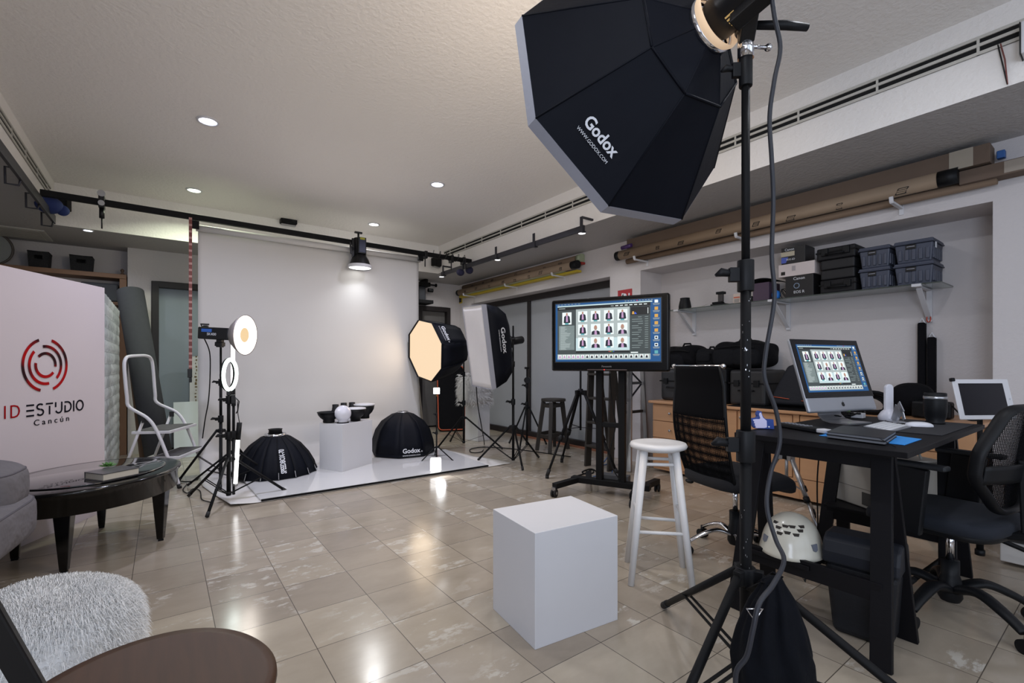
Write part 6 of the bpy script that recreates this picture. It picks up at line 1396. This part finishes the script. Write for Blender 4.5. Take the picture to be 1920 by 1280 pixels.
# ---------------------------------------------------------------- tablet on stand
td = at_d(1846, 748, 2.62); nx = Vector((.84, -.54, 0)).normalized(); up = (Vector((0, 0, 1))+Vector((nx.y, -nx.x, 0))*-.22)
t = thing('tablet', 'white framed tablet held upright on a black stand beside the right chair', 'tablet', M=basis(td, nx, up))
build(MB().box((0, 0, -.004), (.335, .225, .008)), 'tablet_body', whitep, t, bevel=.008, seg=3)
build(MB().box((-.005, 0, .0006), (.265, .178, .0012)), 'screen', mat('dark tablet screen', '17181f', .12), t)
build(MB().cyl((.152, 0, .0), (.152, 0, .0012), .006), 'home_button', mat('grey ring', 'b8bac0', .5), t)
build(MB().box((-.165, .11, -.002), (.02, .02, .02)), 'corner_clip', plast, t, bevel=.004)
cb_ = Vector((td.x+.01, td.y+.02, 0))
stand('black floor stand holding the white tablet', (cb_.x, cb_.y), [(cb_.x-.55, cb_.y+.18), (cb_.x+.25, cb_.y-.42), (cb_.x+.40, cb_.y+.30)], .20, .10, [(.10, .55, .016), (.55, .88, .012)], brace=0, r=.013)
# computer tower right
t = thing('computer_tower', 'black and white boxy tower at the far right behind the chair', 'computer', (4.06, .36, 0))
build(MB().bb((3.86, .10, .14), (4.2, .50, .52)), 'case', mat('black tower panel', '1b1b1e', .3), t, world=True, bevel=.03, seg=3); build(MB().bb((3.88, .10, .02), (4.2, .515, .14)), 'base_frame', mat('off white tower frame', 'b8b4b0', .5), t, world=True, bevel=.006); build(MB().bb((3.90, .10, .52), (4.2, .505, .545)), 'top_cover', mat('off white tower frame', 'b8b4b0', .5), t, world=True, bevel=.006)

# ---------------------------------------------------------------- office chairs
def star_base(t, M, r, m_, hub_h, wheel=True, ph=0., arch=.05, w_=.03):
    build(MB().lathe([(.035, .06), (.045, .08), (.04, .16), (.034, .18), (.034, hub_h*.62), (.001, hub_h*.62)], 24, M=M), 'gas_column', plast, t, world=True)
    build(MB().cyl(M @ Vector((0, 0, hub_h*.6)), M @ Vector((0, 0, hub_h)), .015), 'gas_piston', chrome, t, world=True)
    for k in range(5):
        a = ph+k*2*PI/5; d = Vector((math.cos(a), math.sin(a), 0)); pts = [M @ (d*.02+Vector((0, 0, .115))), M @ (d*r*.4+Vector((0, 0, .115+arch*.6))), M @ (d*r*.75+Vector((0, 0, .095+arch*.3))), M @ (d*r*.96+Vector((0, 0, .075)))]
        g_ = build(MB().tube(smooth(pts, 4), [w_*(1-.035*j/1.3) if j < 13 else w_*.6 for j in range(13)], 12, flat=.62), 'base_arm', m_, t, world=True)
        if wheel:
            c = M @ (d*r+Vector((0, 0, .028))); s_ = (M.to_3x3() @ Vector((-d.y, d.x, 0))).normalized(); build(MB().cyl(c-s_*.026, c-s_*.008, .028, n=22).cyl(c+s_*.008, c+s_*.026, .028, n=22).cyl(c+Vector((0, 0, .0)), c+Vector((0, 0, .05)), .012), 'caster', plast, g_)
def back_mesh(t, fn, nu, nv, m_, hole=.5, name='mesh_panel'):
    """net of thin threads over the surface fn(u,v)"""
    m = MB()
    for i in range(nu+1): m.tube([fn(i/nu, j/14) for j in range(15)], .0015, 4)
    for j in range(nv+1): m.tube([fn(i/14, j/nv) for i in range(15)], .0015, 4)
    return build(m, name, m_, t, world=True)
# mesh backed chair by the white stool
c1 = Vector((2.80, 1.50, 0)); M1 = TR(c1.x, c1.y, 0, math.radians(-18))
t = thing('office_chair', 'black office chair with tall mesh back and chrome star base beside the white stool', 'office chair', c1, math.radians(-18))
star_base(t, M1, .29, chrome, .42, ph=.3, w_=.022)
sm_ = MB().ell((.02, 0, 0), (.27, .255, .055), 48, 16, p=.55); sm_.v = [(x, y, z+.47-.06*max(0, (x-.12)/.15)**2) for x, y, z in sm_.v]
build(sm_, 'seat', mat('black seat fabric', '131419', .9, bump=.15, bscale=300), t)
build(MB().bb((-.12, -.10, .40), (.12, .10, .425)), 'seat_plate', plast, t, bevel=.004)
build(MB().tube([(-.02, .08, .41), (-.05, .22, .405), (-.07, .28, .39)], .006, 8).ell((-.085, .31, .375), (.018, .035, .014)), 'lever', plast, t)
def bk(u, v):
    y = (u-.5)*(.40+.05*math.sin(PI*v)-.02*v); x = -.21-.035*math.sin(PI*min(v*1.2, 1))+.02-.10*v-.03*(1-(2*u-1)**2); return M1 @ Vector((x, y, .46+.68*v))
up_ = MB().grid(lambda u, v: bk(u, .56+.44*v), 20, 14); build(up_, 'upper_back', mesh_m, t, world=True, solid=.004)
back_mesh(t, lambda u, v: bk(u, v*.58), 46, 68, mesh_m)
back_mesh(t, lambda u, v: tuple(Vector(bk(u, v*.58))+Vector((-.010, 0, .002))), 40, 60, mesh_m, name='mesh_lining')
for u in (0, 1): build(MB().tube([bk(u, k/12) for k in range(13)], .009, 8), 'back_frame', plast, t, world=True)
build(MB().tube([bk(-.04, 1.0), bk(1.04, 1.0)], .008, 10).ell(bk(-.05, 1.0), (.014, .014, .014)).ell(bk(1.05, 1.0), (.014, .014, .014)), 'chrome_bar', chrome, t, world=True)
build(MB().tube([bk(0, .0), bk(1, .0)], .012, 8).bar(bk(.5, .05), M1 @ Vector((-.10, 0, .41)), .07, .02), 'back_spine', plast, t, world=True)
# mesh chair at the right edge
c2_ = Vector((2.93, .55, 0)); th2 = math.radians(80); M2 = TR(c2_.x, c2_.y, 0, th2)
t = thing('office_chair', 'black office chair with ring framed mesh back and navy seat at the right edge', 'office chair', c2_, th2)
star_base(t, M2, .31, plast, .40, ph=.24, w_=.034, arch=.06)
sm_ = MB().ell((.03, 0, 0), (.25, .245, .042), 48, 16, p=.5); sm_.v = [(x, y, z+.455-.04*max(0, (x-.12)/.15)**2) for x, y, z in sm_.v]
build(sm_, 'seat', navy, t)
build(MB().ell((.02, 0, .42), (.225, .22, .028), 40, 12, p=.5), 'seat_shell', plast, t); build(MB().bb((-.10, -.08, .375), (.12, .08, .405)).cyl((.02, -.08, .385), (.02, -.28, .385), .007).cyl((.02, -.10, .345), (.02, -.19, .345), .035, n=24), 'mechanism', plast, t, bevel=.003)
def rb(u, v):
    y = (u-.5)*.48; x = -.205-.06*v-.05*(1-(2*u-1)**2)+.05; return M2 @ Vector((x+.01, y, .53+.44*v))
hexp = [(.5+.50*math.cos(a)*(1+.05*math.cos(6*a)), .5+.52*math.sin(a)) for a in [2*PI*k/36 for k in range(36)]]
hexp = []
for x_, y_ in ((.30, 0), (.70, 0), (1.0, .34), (1.0, .60), (.80, 1.0), (.20, 1.0), (0, .60), (0, .34)): hexp.append((x_, y_))
hs = []
for i in range(8):
    a, b = Vector(hexp[i]), Vector(hexp[(i+1) % 8])
    for k in range(5): q = a.lerp(b, .12+.76*k/4); hs.append(q)
build(MB().tube([rb(q.x, q.y) for q in hs], .026, 12, closed=True, flat=.6), 'back_frame', plast, t, world=True, sub=1)
def inside(u, v):
    n = len(hexp); c_ = False; j = n-1
    for i in range(n):
        if ((hexp[i][1] > v) != (hexp[j][1] > v)) and (u < (hexp[j][0]-hexp[i][0])*(v-hexp[i][1])/(hexp[j][1]-hexp[i][1]+1e-9)+hexp[i][0]): c_ = not c_
        j = i
    return c_
m = MB()
for i in range(1, 52):
    u = i/52; vs = [j/60 for j in range(61) if inside(u, j/60)]
    if len(vs) > 2: m.tube([rb(u, vs[0]+(vs[-1]-vs[0])*k/8) for k in range(9)], .0014, 4)
for j in range(1, 66):
    v = j/66; us = [i/60 for i in range(61) if inside(i/60, v)]
    if len(us) > 2: m.tube([rb(us[0]+(us[-1]-us[0])*k/8, v) for k in range(9)], .0014, 4)
build(m, 'mesh_panel', mesh_m, t, world=True)
build(MB().grid(lambda u, v: tuple(Vector(rb(.02+.96*u, .30+.17*v))-(M2.to_3x3() @ Vector((.02, 0, 0)))), 16, 4), 'lumbar_band', plast, t, world=True, solid=.012)
build(MB().bar(M2 @ Vector((-.05, 0, .40)), M2 @ Vector((-.27, 0, .44)), .08, .03).bar(M2 @ Vector((-.27, 0, .43)), Vector(rb(.5, .5))-(M2.to_3x3() @ Vector((.035, 0, 0))), .07, .03, up=(1, 0, 0)), 'back_spine', plast, t, world=True, bevel=.006)
for s_ in (-1, 1):
    a = build(MB().bar((.06, s_*.16, .41), (.06, s_*.275, .42), .05, .025).bar((.06, s_*.275, .41), (.03, s_*.28, .70), .035, .13, up=(1, 0, 0)), 'armrest_support', plast, t, bevel=.006)
    build(MB().bb((-.10, s_*.28-.028, .70), (.16, s_*.28+.028, .722)), 'armrest_pad', mat('black arm pad', '1c1e22', .6), t, bevel=.008)
